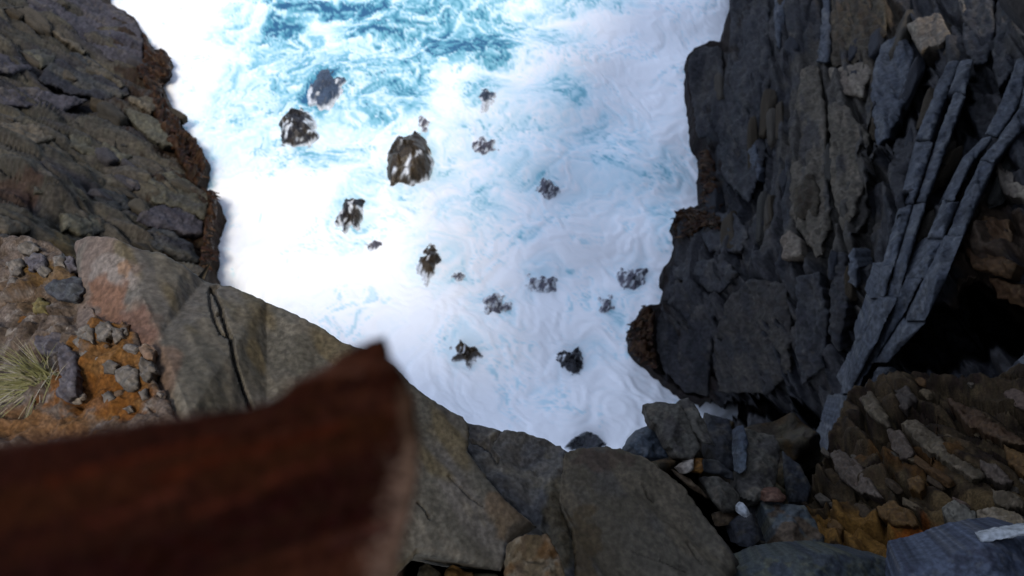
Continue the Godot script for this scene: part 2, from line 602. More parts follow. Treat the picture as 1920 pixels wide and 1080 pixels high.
func build_sea() -> void:
	# patches of open water between the foam: x, y, half sizes, openness
	for b in [[640, 6, 150, 20, 1.15], [870, 72, 100, 46, 1.1], [725, 52, 95, 36, 0.95], [530, 48, 42, 38, 0.95], [905, 102, 42, 20, 1.05],
			[565, 84, 60, 40, 0.6], [645, 135, 55, 62, 0.72], [725, 208, 78, 24, 0.72], [608, 160, 42, 52, 1.0], [780, 115, 62, 34, 0.85], [480, 105, 50, 45, 0.5],
			[915, 170, 42, 40, 0.6], [1045, 170, 58, 52, 0.5], [420, 160, 42, 50, 0.42], [1090, 8, 110, 18, 0.55], [450, 50, 45, 40, 0.4], [590, 285, 90, 40, 0.45],
			[1110, 235, 30, 30, 0.42], [915, 358, 48, 42, 0.45], [700, 335, 60, 36, 0.36], [870, 395, 60, 40, 0.3], [1040, 60, 60, 30, 0.45], [400, 300, 30, 60, 0.34],
			[985, 432, 40, 22, 0.4], [1150, 330, 60, 60, 0.3], [1240, 400, 40, 50, 0.35], [640, 470, 40, 20, 0.3], [760, 170, 45, 30, 0.8], [960, 30, 60, 30, 0.7], [520, 200, 150, 110, 0.34], [1010, 260, 220, 130, 0.26], [820, 30, 200, 60, 0.7], [560, 130, 90, 70, 0.6], [700, 150, 120, 90, 0.6]]:
		var p := spot(b[0], b[1], sea_d(b[1]))
		var q := spot(b[0] + b[2], b[1], sea_d(b[1]))
		var r := spot(b[0], b[1] + b[3], sea_d(b[1] + b[3]))
		openings.append([p.x, p.z, q.x - p.x, r.z - p.z, b[4]])
	# churned grey-blue water round and behind each rock
	for b in [[560, 238, 60, 56], [775, 292, 72, 84], [664, 394, 50, 48], [808, 484, 48, 60], [860, 508, 24, 18], [910, 266, 34, 30], [1026, 342, 34, 30], [930, 564, 42, 40], [1018, 518, 52, 32], [1192, 516, 46, 48], [1142, 568, 30, 36], [880, 656, 46, 36], [1074, 666, 46, 46], [1240, 310, 50, 40]]:
		var p := spot(b[0], b[1], sea_d(b[1]))
		var q := spot(b[0] + b[2], b[1], sea_d(b[1]))
		var r := spot(b[0], b[1] + b[3], sea_d(b[1] + b[3]))
		openings.append([p.x, p.z, q.x - p.x, r.z - p.z, 0.34 if b[1] < 450 else 0.2])
	var deep := Color(0.03, 0.11, 0.22)
	var teal := Color(0.08, 0.29, 0.39)
	var cyan := Color(0.25, 0.52, 0.63)
	var pale := Color(0.62, 0.79, 0.88)
	var white := Color(0.88, 0.90, 0.94)
	var zs := PackedFloat32Array()
	var y := -330.0
	while y < 1000.0:
		zs.append(spot(960, y, sea_d(y)).z)
		y += 3.0
	zs.append(6.0)
	zs.append(20.0)
	var nx := 470
	var nz := zs.size()
	var v := PackedVector3Array()
	var c := PackedColorArray()
	var idx := PackedInt32Array()
	for j in nz:
		for i in nx:
			var x := lerpf(-34.0, 24.0, float(i) / (nx - 1))
			var z := zs[j]
			var p := Vector3(x, 0, z)
			var w1 := n_fbm.get_noise_2d(x * 0.16, z * 0.16)
			var w2 := n_fbm.get_noise_2d(x * 0.16 + 40, z * 0.16 + 9)
			var qx := x + w1 * 3.0
			var qz := z + w2 * 3.0
			var o := 0.0
			for b in openings:
				var dx: float = (qx - w1 * 1.6 - b[0]) / b[2]
				var dz: float = (qz - w2 * 1.6 - b[1]) / b[3]
				var r := dx * dx + dz * dz
				if r < 2.6:
					o = maxf(o, float(b[4]) * (1.0 - smoothstep(0.3, 1.6, sqrt(r))))
			var m := n_fbm.get_noise_2d(qx * 0.5 + 20, qz * 0.5)
			var fine := n_fbm.get_noise_2d(qx * 1.5, qz * 1.5 + 70)
			var lace := n_fbm.get_noise_2d(qx * 3.2 + 5, qz * 3.6)
			var ex := qx + 0.5 * fine
			var ez := qz + 0.5 * lace
			var net := 1.0 - smoothstep(0.0, 0.42, n_edge.get_noise_2d(ex * 0.75, ez * 0.95) + 1.0)
			var net2 := 1.0 - smoothstep(0.0, 0.5, n_edge.get_noise_2d(ex * 2.1 + 9, ez * 2.4) + 1.0)
			var hole := smoothstep(0.2, 0.75, n_edge.get_noise_2d(ex * 1.5 - 20, ez * 1.7) + 1.0)
			var f := 1.04 - o * 1.1 + m * 0.42 * (0.14 + o) + fine * 0.14 * (0.5 + o) + lace * 0.12 * (0.4 + o)
			f += (net * 0.42 + net2 * 0.16) * minf(1.0, o * 1.2)
			f -= 0.34 * hole * smoothstep(-0.05, 0.35, n_fbm.get_noise_2d(x * 0.24 + 11, z * 0.24 - 4))
			f = clampf(f, 0.0, 1.08)
			var col: Color
			if f < 0.22:
				col = deep.lerp(teal, f / 0.22)
			elif f < 0.5:
				col = teal.lerp(cyan, (f - 0.22) / 0.28)
			elif f < 0.78:
				col = cyan.lerp(pale, (f - 0.5) / 0.28)
			else:
				col = pale.lerp(white, minf(1.0, (f - 0.78) / 0.24))
			p.y = swell(x, z) + f * (0.10 * m + 0.045 * fine + 0.02 * lace)
			p.y *= 1.0 if z < 3.0 else 0.3
			v.append(p)
			c.append(col)
	for j in nz - 1:
		for i in nx - 1:
			var a := j * nx + i
			idx.append_array([a, a + 1, a + nx + 1, a, a + nx + 1, a + nx])
	var o := commit("sea", self, v, c, idx, M.foam)
	o.set_meta("kind", "structure")
	o.set_meta("label", "white foaming surf with teal water showing through at the top")


# ---------------------------------------------------------------- left cliff
var f_left: Field
func build_left_cliff() -> void:
	var shore := [170, -200, 186, -60, 190, 0, 235, 20, 260, 45, 275, 75, 292, 95, 305, 90, 318, 110, 312, 135, 292, 148, 305, 170, 312, 195, 325, 215, 345, 240, 365, 262, 384, 300, 378, 330, 374, 345, 398, 362, 404, 385, 398, 410, 394, 440, 400, 470, 390, 500]
	var ctrl := [-250, -200, 38.0, 0, -200, 43.0, -250, 0, 28.0, 0, 0, 33.0, 100, 0, 36.5, -250, 200, 22.5, 0, 200, 27.0, 150, 100, 34.2, 150, 200, 31.0, -250, 400, 17.5, 0, 400, 20.5, 200, 350, 27.0, 200, 480, 24.0, -250, 700, 13.5, 0, 700, 15.0, 300, 700, 18.0, 420, 560, 27.5]
	for i in range(0, shore.size(), 2):
		ctrl.append_array([shore[i], shore[i + 1], sea_d(shore[i + 1], 0.7)])
	f_left = Field.new(ctrl)
	var ax := (spot(260, 300, f_left.at(260, 300)) - spot(0, 190, f_left.at(0, 190))).normalized()
	var outline := shore.duplicate()
	outline.append_array([420, 560, 300, 700, -250, 700, -250, -200])
	var o := body("cliff_left", self, outline, f_left, {"step": 3.0, "rag": 2.5, "calm": 26.0, "foot": 1.6, "mat": M.rock_far,
		"layers": [["cell", 1.6, 0.5, ax, 3.5], ["cell", 0.7, 0.25, ax, 4.0], ["crack", 1.3, 0.35, ax, 4.5], ["fbm", 3.0, 0.6, ax, 2.0], ["ridge", 0.8, 0.12, ax, 2.5]],
		"tint": {"pal": [rgb(78, 75, 68), rgb(90, 85, 78), rgb(101, 95, 82), rgb(68, 66, 69)], "size": 2.2, "tide": rgb(58, 44, 34), "axis": ax, "stretch": 3.0, "fleck": 0.05, "stain": 0.02,
			"blobs": [[60, 480, 120, 30, rgb(95, 81, 50), 0.6, 0.8], [20, 350, 50, 20, rgb(81, 59, 50), 0.6, 0.8]]}})
	o.set_meta("kind", "structure")
	o.set_meta("label", "bedded grey brown cliff falling to the surf on the left")
	var purple := [rgb(86, 83, 89), rgb(93, 89, 95), rgb(106, 99, 94), rgb(73, 70, 77)]
	var slate := [rgb(68, 70, 72), rgb(79, 79, 79), rgb(95, 92, 86), rgb(61, 61, 68)]
	var tan_ := [rgb(99, 93, 81), rgb(110, 101, 88), rgb(126, 114, 97), rgb(90, 85, 77)]
	var green := [rgb(95, 92, 81), rgb(104, 101, 88), rgb(119, 115, 99), rgb(81, 81, 79)]
	var warm := {"axis": ax, "stretch": 5.0, "rag": 3.0}
	for s in [
			[[20, -40, 150, -60, 186, -40, 192, 0, 235, 20, 262, 48, 272, 80, 270, 112, 235, 116, 200, 106, 165, 80, 110, 52, 60, 20], 0.9, purple],
			[[104, 50, 166, 91, 158, 96, 98, 58], 1.2, tan_],
			[[70, 142, 100, 110, 130, 96, 165, 97, 236, 160, 243, 176, 190, 182, 130, 170], 0.5, slate],
			[[160, 103, 200, 128, 238, 158, 228, 161, 190, 136, 163, 115], 1.0, tan_],
			[[40, 92, 108, 84, 102, 122, 78, 122], 0.6, green],
			[[0, 95, 34, 100, 62, 125, 20, 136, -20, 132, -30, 100], 0.7, purple],
			[[-30, 165, 60, 160, 110, 175, 168, 184, 118, 206, 50, 197, -30, 192], 0.6, purple],
			[[228, 198, 290, 215, 322, 250, 338, 272, 300, 267, 258, 236], 0.8, green],
			[[240, 177, 285, 180, 306, 200, 282, 206, 250, 192], 1.0, tan_],
			[[278, 332, 330, 314, 372, 345, 397, 362, 391, 390, 386, 410, 340, 386, 288, 378], 0.9, green],
			[[268, 392, 300, 382, 346, 388, 382, 412, 384, 442, 340, 432, 290, 424, 254, 414], 0.7, purple],
			[[268, 432, 300, 425, 326, 432, 366, 460, 378, 492, 340, 487, 290, 460], 1.1, slate],
			[[225, 322, 250, 330, 275, 352, 262, 356, 238, 342], 0.8, purple],
			[[-30, 388, 40, 412, 62, 430, 20, 437, -30, 432], 0.7, tan_],
			[[118, 396, 190, 400, 217, 425, 160, 441, 124, 426], 0.7, green],
			[[130, 250, 200, 262, 250, 290, 225, 306, 170, 290, 130, 270], 0.5, green],
			[[180, 215, 232, 240, 262, 270, 230, 272, 190, 245], 0.6, slate],
			[[60, 330, 130, 345, 165, 375, 120, 380, 70, 356], 0.5, green],
			[[0, 225, 70, 232, 110, 255, 60, 268, 0, 250], 0.5, tan_],
			[[180, 350, 235, 362, 250, 390, 215, 395, 180, 372], 0.5, slate]]:
		plate("rock_slab", o, s[0], f_left, s[1] * 0.55, s[2], warm)
	rng.seed = 77
	var mats := [stone_mat(rgb(92, 87, 78)), stone_mat(rgb(80, 76, 70)), stone_mat(rgb(99, 92, 82)), stone_mat(rgb(85, 82, 85)), stone_mat(rgb(83, 74, 61))]
	for k in 26:
		var x := rng.randf_range(-30, 350)
		var y := rng.randf_range(-10, 470)
		var far := 240.0 + y * 0.35
		if x > far + 30:
			continue
		stone("rock_block", o, f_left, x, y, rng.randf_range(24, 70), rng.randf_range(9, 20), rng.randf_range(15, 38), mats[rng.randi() % 5], rng.randi(), 0.15, 1.1)


# ---------------------------------------------------------------- right cliff
var f_right: Field
func build_right_cliff() -> void:
	var shore := [1385, -200, 1378, -60, 1375, 0, 1362, 40, 1356, 76, 1330, 78, 1302, 90, 1288, 106, 1290, 160, 1296, 200, 1305, 255, 1320, 275, 1316, 320, 1320, 380, 1300, 388, 1270, 395, 1262, 420, 1268, 450, 1262, 480, 1245, 500, 1242, 520, 1250, 530, 1238, 570, 1212, 572, 1195, 590, 1178, 620, 1182, 650, 1205, 675, 1225, 695, 1255, 720, 1290, 740, 1320, 750]
	var ctrl := [1500, -200, 44.0, 1700, -200, 33.0, 1950, -200, 24.0, 2400, -200, 16.0,
		1480, 0, 35.0, 1650, 0, 27.0, 1800, 0, 22.5, 1920, 0, 20.0, 2400, 0, 14.0,
		1400, 270, 27.5, 1480, 270, 24.0, 1650, 270, 18.8, 1800, 270, 15.8, 1920, 270, 14.0, 2400, 270, 9.6,
		1360, 500, 22.0, 1480, 500, 18.0, 1650, 500, 14.0, 1800, 500, 11.8, 1920, 500, 10.6, 2400, 500, 7.3,
		1400, 750, 21.5, 1480, 750, 18.0, 1650, 750, 13.6, 1800, 750, 11.4, 1920, 750, 10.2, 2400, 750, 7.2,
		1350, 1000, 20.0, 1500, 1100, 15.5, 1920, 1100, 10.0, 2400, 1100, 7.0]
	for i in range(0, shore.size(), 2):
		ctrl.append_array([shore[i], shore[i + 1], sea_d(shore[i + 1], 0.7)])
	f_right = Field.new(ctrl)
	var ax := (spot(1480, 500, f_right.at(1480, 500)) - spot(1490, 0, f_right.at(1490, 0))).normalized()
	var ax2 := (spot(1560, 800, f_right.at(1560, 800)) - spot(1880, 100, f_right.at(1880, 100))).normalized()
	var outline := shore.duplicate()
	outline.append_array([1345, 810, 1360, 1000, 1500, 1100, 2400, 1100, 2400, -200])
	var o := body("cliff_right", self, outline, f_right, {"step": 3.2, "rag": 2.0, "calm": 22.0, "foot": 1.6, "mat": M.rock_far,
		"layers": [["cell", 1.3, 0.7, ax, 14.0], ["cell", 0.5, 0.3, ax, 12.0], ["crack", 0.9, 0.4, ax, 14.0], ["fbm", 2.6, 0.6, ax, 3.0], ["ridge", 0.7, 0.15, ax, 3.0]],
		"pits": [[1690, 200, 34, 130, 28, 3.0], [1800, 640, 70, 120, 70, 4.5], [1745, 440, 24, 170, 24, 1.8], [1640, 400, 30, 120, 18, 1.2], [1880, 600, 60, 60, 0, 3.0], [1420, 770, 130, 24, 0, 4.0], [1780, 250, 22, 120, 20, 1.5]],
		"tint": {"pal": [rgb(60, 60, 64), rgb(68, 67, 69), rgb(80, 77, 75), rgb(54, 55, 60)], "size": 2.0, "tide": rgb(44, 36, 32), "axis": ax, "stretch": 5.0, "fleck": 0.08, "stain": 0.02,
			"blobs": [[1560, 300, 90, 260, rgb(87, 82, 75), 0.75, 0.5], [1620, 60, 70, 90, rgb(81, 71, 58), 0.8, 0.5], [1860, 480, 90, 130, rgb(73, 56, 40), 0.8, 0.5]]}})
	o.set_meta("kind", "structure")
	o.set_meta("label", "tall dark cliff with upright ribs on the right")
	var black := [rgb(60, 60, 64), rgb(68, 67, 69), rgb(80, 77, 75), rgb(54, 55, 60)]
	var navy := [rgb(62, 63, 68), rgb(70, 70, 73), rgb(82, 80, 79), rgb(56, 57, 62)]
	var brown := [rgb(73, 67, 56), rgb(83, 75, 64), rgb(97, 87, 71), rgb(62, 54, 44)]
	var tan_ := [rgb(89, 83, 73), rgb(102, 95, 85), rgb(120, 110, 97), rgb(73, 71, 71)]
	var blue := [rgb(84, 89, 99), rgb(94, 98, 106), rgb(106, 109, 114), rgb(70, 74, 82)]
	var pale := [rgb(120, 110, 99), rgb(130, 120, 108), rgb(159, 149, 133), rgb(120, 108, 97)]
	var rust := [rgb(75, 54, 36), rgb(89, 67, 46), rgb(106, 85, 62), rgb(58, 42, 31)]
	var tanface := [rgb(66, 64, 64), rgb(74, 71, 69), rgb(84, 80, 75), rgb(60, 60, 63)]
	var w := {"axis": ax, "stretch": 9.0, "rag": 3.0}
	for s in [
			[[1288, 106, 1302, 90, 1320, 82, 1352, 84, 1357, 140, 1346, 200, 1331, 250, 1306, 254, 1297, 200, 1290, 150], 1.0, black],
			[[1364, -60, 1400, -60, 1438, 0, 1445, 100, 1432, 300, 1402, 380, 1352, 330, 1346, 220, 1362, 110, 1368, 40], 0.5, navy],
			[[1450, -30, 1478, -30, 1474, 20, 1460, 90, 1450, 60], 0.9, blue],
			[[1400, 250, 1412, 240, 1424, 320, 1420, 340, 1404, 300], 0.9, blue],
			[[1541, -30, 1554, -30, 1554, 100, 1550, 116, 1530, 112, 1537, 60], 0.9, blue],
			[[1556, -30, 1655, -30, 1662, 60, 1640, 92, 1600, 118, 1556, 122], 0.3, brown],
			[[1552, 126, 1600, 120, 1630, 105, 1634, 130, 1612, 182, 1580, 172, 1555, 150], 0.5, pale],
			[[1634, 132, 1650, 82, 1690, 58, 1715, 100, 1698, 180, 1668, 250, 1640, 272, 1632, 200], 0.6, blue],
			[[1697, 42, 1758, 18, 1782, 60, 1766, 78, 1724, 94], 1.8, pale],
			[[1500, 130, 1530, 118, 1546, 200, 1548, 300, 1556, 420, 1530, 482, 1500, 440, 1480, 400, 1478, 250], 0.4, tan_],
			[[1551, 172, 1590, 200, 1626, 250, 1620, 330, 1600, 400, 1576, 432, 1556, 350], 0.5, tan_],
			[[1480, 360, 1520, 318, 1536, 350, 1530, 402, 1490, 412], 0.9, brown],
			[[1461, 440, 1480, 428, 1498, 450, 1501, 476, 1465, 482], 1.2, pale],
			[[1588, 478, 1598, 466, 1607, 500, 1600, 540, 1588, 530], 0.9, blue],
			[[1360, 562, 1400, 522, 1468, 530, 1480, 600, 1476, 700, 1440, 738, 1345, 736, 1332, 650], 0.5, tanface],
			[[1246, 532, 1290, 530, 1340, 560, 1331, 650, 1322, 742, 1280, 732, 1240, 692, 1226, 640, 1234, 590], 0.7, black],
			[[1250, 500, 1290, 490, 1350, 480, 1380, 510, 1340, 550, 1290, 524, 1250, 524], 0.6, navy],
			[[1320, 400, 1372, 395, 1400, 430, 1390, 470, 1330, 470, 1308, 440], 0.6, navy],
			[[1490, 520, 1530, 510, 1550, 600, 1540, 690, 1500, 720, 1488, 640], 0.5, navy],
			[[1555, 480, 1580, 470, 1586, 560, 1570, 660, 1552, 640], 0.6, black],
			[[1810, -30, 1860, -40, 1868, 40, 1852, 110, 1826, 118, 1802, 76], 1.3, navy],
			[[1872, -40, 1960, -40, 1960, 90, 1910, 120, 1872, 160, 1860, 120], 1.3, navy],
			[[1796, -20, 1812, -30, 1812, 20, 1800, 26], 1.6, pale],
			[[1860, 290, 1930, 350, 1940, 378, 1880, 360, 1866, 320], 0.7, pale],
			[[1838, 402, 1890, 410, 1896, 450, 1840, 462], 0.9, rust],
			[[1802, 462, 1860, 474, 1906, 494, 1892, 522, 1822, 502], 1.0, rust],
			[[1850, 520, 1930, 540, 1930, 580, 1870, 560], 0.8, rust],
			[[1858, 730, 1890, 690, 1960, 620, 1960, 770, 1900, 800, 1870, 780], 1.6, blue],
			[[1890, 240, 1960, 210, 1960, 320, 1925, 330, 1890, 290], 1.4, navy]]:
		plate("rock_slab", o, s[0], f_right, s[1] * 0.55, s[2], w)
	# the two long blue-grey ribs that stand out of the face
	rng.seed = 63
	for rib in [
			[1778, 110, 1828, 104, 1752, 164, 1812, 172, 1716, 260, 1780, 262, 1686, 380, 1738, 376, 1652, 500, 1702, 496, 1634, 562, 1684, 560, 1604, 642, 1646, 640, 1572, 740, 1592, 742, 1534, 858, 1554, 862, 1524, 908, 1532, 908],
			[1906, 106, 1962, 84, 1880, 180, 1946, 206, 1846, 250, 1896, 264, 1808, 292, 1866, 302, 1768, 370, 1836, 372, 1738, 442, 1808, 440, 1698, 520, 1776, 522, 1658, 602, 1736, 604, 1620, 684, 1666, 682, 1590, 744, 1618, 742, 1560, 814, 1592, 812, 1542, 894, 1550, 884]]:
		var n: int = rib.size() / 4
		for side in 2:
			var k := 0
			while k < n - 1:
				var e := mini(n - 1, k + 1 + rng.randi() % 2)
				var cut := 0.5 + rng.randf_range(-0.12, 0.12)
				var u0 := 0.0 if side == 0 else cut + 0.02
				var u1 := cut - 0.02 if side == 0 else 1.0
				var quad := []
				for q in range(k, e + 1):
					quad.append_array([lerpf(rib[4 * q], rib[4 * q + 2], u0), lerpf(rib[4 * q + 1], rib[4 * q + 3], u0) + (2.0 if q == k else 0.0)])
				for q in range(e, k - 1, -1):
					quad.append_array([lerpf(rib[4 * q], rib[4 * q + 2], u1), lerpf(rib[4 * q + 1], rib[4 * q + 3], u1) + (3.0 if q == k else 0.0)])
				plate("rock_rib", o, quad, f_right, 1.0 + rng.randf_range(-0.15, 0.3) + 0.15 * side, blue, {"axis": ax2, "stretch": 3.0, "thick": 1.0, "edge": 4.0, "drop": 0.08, "step": 2.8, "rag": 1.2, "layers": [["fbm", 0.8, 0.10], ["fbm", 0.2, 0.03], ["cell", 0.4, 0.06]]})
				k = e
	rng.seed = 91
	var mats := [stone_mat(rgb(67, 65, 61)), stone_mat(rgb(53, 54, 60)), stone_mat(rgb(83, 77, 69)), stone_mat(rgb(60, 62, 69)), stone_mat(rgb(71, 62, 50))]
	for k in 56:
		var x := rng.randf_range(1330, 1930)
		var y := rng.randf_range(-10, 720)
		var lean := clampf((x - 1560.0) / 200.0, 0.0, 1.0) * 24.0
		if x > 1640 and y > 520 or x < 1490 and y > 500:
			continue
		stone("rock_block", o, f_right, x, y, rng.randf_range(40, 120), rng.randf_range(8, 18), 90.0 + lean + rng.randf_range(-8, 8), mats[rng.randi() % 5], rng.randi(), 0.12, 1.0)
	# unseen upper cliff, its overhang added to keep the sky off this side
	var v := PackedVector3Array()
	var c := PackedColorArray()
	var idx := PackedInt32Array()
	for j in 40:
		for i in 60:
			var z := lerpf(14.0, -62.0, i / 59.0)
			var y := lerpf(14.0, 38.0, j / 39.0)
			var x := 12.0 + maxf(0.0, -z - 4.0) * 0.30 - clampf(y - 20.0, 0.0, 11.0) * lerpf(0.9, 0.6, clampf((-z - 8.0) / 20.0, 0.0, 1.0))
			var p := Vector3(x, y, z)
			p.x -= 1.2 * n_fbm.get_noise_3dv(p * 0.16) + 0.5 * n_cell.get_noise_3dv(p * 0.5)
			v.append(p)
			c.append(tint(p, 0, 0, {"pal": [rgb(58, 57, 60), rgb(75, 71, 67)], "size": 2.0}))
	for j in 39:
		for i in 59:
			var a := j * 60 + i
			idx.append_array([a, a + 1, a + 61, a, a + 61, a + 60])
	commit("unseen_overhang", o, v, c, idx, M.rock_far)


# ---------------------------------------------------------------- near edge
var f_near: Field
var f_ledge: Field
func build_near() -> void:
	# the mass of the near cliff, seen only in the gaps between the slabs
	f_near = Field.new([-300, 520, 9.5, 200, 560, 8.6, 400, 600, 8.2, 700, 760, 8.0, 880, 860, 8.0, 1060, 900, 8.2, 1200, 860, 9.2, 1330, 770, 10.4, 1480, 780, 11.0, 1600, 790, 11.4, 2300, 760, 8.0, -300, 1300, 5.0, 960, 1300, 6.0, 1400, 1050, 8.0, 2300, 1300, 5.6])
	var o := body("near_cliff", self, [-300, 520, 150, 540, 330, 640, 640, 720, 860, 850, 1060, 890, 1200, 872, 1232, 820, 1300, 790, 1332, 772, 1400, 784, 1480, 790, 1560, 850, 2300, 780, 2300, 1300, -300, 1300], f_near,
		{"step": 6.0, "thick": 5.0, "mat": M.rock, "pits": [[1345, 970, 34, 130, -34, 4.0], [1440, 990, 30, 80, -30, 3.0], [860, 1075, 120, 40, 8, 3.0], [1530, 880, 40, 70, 20, 3.0], [1400, 800, 130, 30, 5, 3.0]], "layers": [["cell", 0.7, 0.3], ["fbm", 1.4, 0.4]], "tint": {"pal": [rgb(74, 66, 56), rgb(87, 80, 63), rgb(95, 74, 48)], "size": 0.8}})
	o.set_meta("kind", "structure")
	o.set_meta("label", "broken rock under the slabs of the near cliff edge")

	var grey := [rgb(110, 105, 94), rgb(120, 114, 106), rgb(130, 122, 108), rgb(118, 106, 82)]
	# the great split slab
	var fa := Field.new([165, 425, 5.95, 225, 422, 5.85, 262, 448, 5.9, 305, 452, 6.05, 352, 478, 6.15, 440, 516, 6.3, 570, 576, 6.3, 655, 628, 6.25, 705, 640, 6.2, 815, 730, 6.12, 880, 766, 6.1, 120, 500, 5.85, 120, 620, 5.3, 230, 465, 5.6, 300, 620, 5.0, 355, 775, 4.45, 400, 900, 4.2, 140, 448, 6.0, 140, 560, 5.6, 140, 680, 5.1, 180, 800, 4.8, 385, 522, 6.2, 500, 560, 6.3, 645, 640, 6.2, 740, 680, 6.1, 882, 800, 6.05, 800, 900, 5.35, 1010, 985, 5.5, 945, 1065, 5.15, 785, 1030, 4.9, 500, 800, 5.2, 600, 1000, 4.6, 400, 1150, 3.9, 700, 1150, 4.5])
	var axa := (spot(470, 760, 5.2) - spot(330, 500, 6.0)).normalized()
	var a := body("split_slab", self, [138, 450, 165, 441, 215, 438, 252, 458, 300, 468, 345, 492, 385, 522, 432, 531, 500, 560, 560, 588, 610, 615, 645, 640, 690, 652, 740, 682, 775, 720, 805, 745, 840, 764, 870, 778, 882, 798, 880, 845, 905, 880, 945, 933, 990, 972, 1008, 986, 962, 1012, 944, 1064, 860, 1047, 786, 1030, 700, 1120, 400, 1120, 330, 850, 200, 810, 140, 700, 140, 600, 148, 530], fa,
		{"step": 2.8, "thick": 1.1, "edge": 9.0, "drop": 0.07, "rag": 1.6, "mat": M.rock,
		"layers": [["fbm", 1.6, 0.10, axa, 2.0], ["ridge", 0.5, 0.025, axa, 3.0], ["cell", 0.5, 0.022, axa, 3.0], ["fbm", 0.16, 0.006]],
		"grooves": [[4.2, 0.16, 398, 540, 414, 575, 424, 612, 433, 630, 441, 680, 455, 722, 472, 766], [3.4, 0.09, 408, 536, 392, 545, 396, 575, 404, 600, 414, 622, 433, 630], [3.0, 0.05, 398, 590, 420, 585], [4.0, 0.05, 786, 940, 800, 955, 806, 970], [3.0, 0.035, 842, 895, 870, 925, 905, 950]],
		"tint": {"pal": grey, "size": 0.7, "mottle": 0.5, "axis": axa, "stretch": 2.5, "fleck": 0.04, "stain": 0.06,
			"blobs": [[190, 560, 78, 160, rgb(133, 116, 106), 0.85, 1.6], [255, 700, 70, 120, rgb(135, 112, 96), 0.85, 1.8], [215, 500, 40, 40, rgb(154, 144, 136), 0.7, 3.0], [205, 560, 36, 50, rgb(138, 97, 72), 0.7, 2.5], [250, 620, 45, 50, rgb(122, 90, 76), 0.7, 2.0], [230, 490, 18, 16, rgb(156, 116, 80), 0.6, 4.0], [960, 960, 60, 50, rgb(120, 100, 78), 0.7, 2.0], [700, 800, 120, 60, rgb(109, 101, 82), 0.6, 1.5]]}})
	tag(a, "huge grey split slab with a pinkish top and a long dark crack", "rock")
	# blue-grey hollowed slab to its right
	var fm := Field.new([880, 780, 6.9, 930, 800, 6.9, 1060, 838, 6.8, 1075, 1000, 5.9, 1085, 1100, 5.4, 1010, 985, 5.75, 945, 935, 5.95, 885, 845, 6.5, 980, 880, 6.55])
	var b := body("hollow_slab", self, [872, 785, 905, 792, 930, 800, 985, 808, 1020, 817, 1050, 830, 1066, 842, 1072, 860, 1062, 900, 1064, 940, 1080, 980, 1095, 1110, 1050, 1110, 1030, 1030, 1000, 990, 940, 940, 898, 885, 872, 845], fm,
		{"step": 3.0, "thick": 0.9, "edge": 8.0, "drop": 0.08, "mat": M.rock, "layers": [["fbm", 0.9, 0.12], ["cell", 0.35, 0.04], ["ridge", 0.4, 0.03]],
		"grooves": [[4.5, 0.12, 884, 826, 905, 832, 918, 846, 934, 870], [3.5, 0.07, 918, 846, 926, 825, 940, 808], [3.0, 0.05, 995, 880, 1008, 890]],
		"tint": {"pal": [rgb(102, 99, 95), rgb(112, 108, 102), rgb(124, 118, 106), rgb(92, 91, 92)], "size": 0.6, "blobs": [[1060, 1000, 40, 110, rgb(100, 92, 74), 0.8, 2.0]]}})
	tag(b, "grey hollowed slab wedged between the split slab and the broad olive slab", "rock")
	# smooth dome slab
	var fd := Field.new([1060, 838, 6.75, 1110, 832, 6.8, 1170, 838, 6.7, 1215, 855, 6.5, 1290, 915, 6.1, 1360, 1010, 5.5, 1385, 1050, 5.3, 1340, 1150, 4.7, 1080, 1150, 4.85, 1075, 1000, 5.6, 1045, 930, 6.1, 1190, 940, 5.98, 1220, 1040, 5.3])
	var axd := (spot(1385, 1050, 5.3) - spot(1150, 840, 6.7)).normalized()
	b = body("broad_slab", self, [1058, 840, 1085, 834, 1130, 834, 1172, 840, 1215, 855, 1250, 880, 1290, 915, 1322, 960, 1360, 1010, 1386, 1050, 1370, 1082, 1345, 1130, 1075, 1130, 1078, 1050, 1070, 990, 1046, 930, 1050, 885], fd,
		{"step": 3.2, "thick": 1.2, "edge": 7.0, "drop": 0.06, "rag": 2.4, "mat": M.rock, "layers": [["fbm", 1.2, 0.08, axd, 1.6], ["ridge", 0.5, 0.02, axd, 3.0], ["cell", 0.6, 0.05, axd, 3.0], ["crack", 0.8, 0.03, axd, 4.0]],
		"grooves": [[3.0, 0.05, 1205, 905, 1215, 925, 1225, 935], [3.0, 0.04, 1190, 1030, 1230, 1050, 1290, 1075], [3.0, 0.04, 1290, 1020, 1305, 1045, 1318, 1060]],
		"tint": {"pal": [rgb(92, 84, 70), rgb(96, 89, 77), rgb(106, 96, 80), rgb(84, 79, 72)], "size": 0.8, "mottle": 0.5, "axis": axd, "stretch": 2.0, "blobs": [[1130, 860, 60, 22, rgb(83, 68, 57), 0.7, 3.0], [1090, 1020, 40, 70, rgb(88, 73, 50), 0.7, 3.0]]}})
	tag(b, "broad flat olive grey slab at the bottom beside the dark gap", "rock")
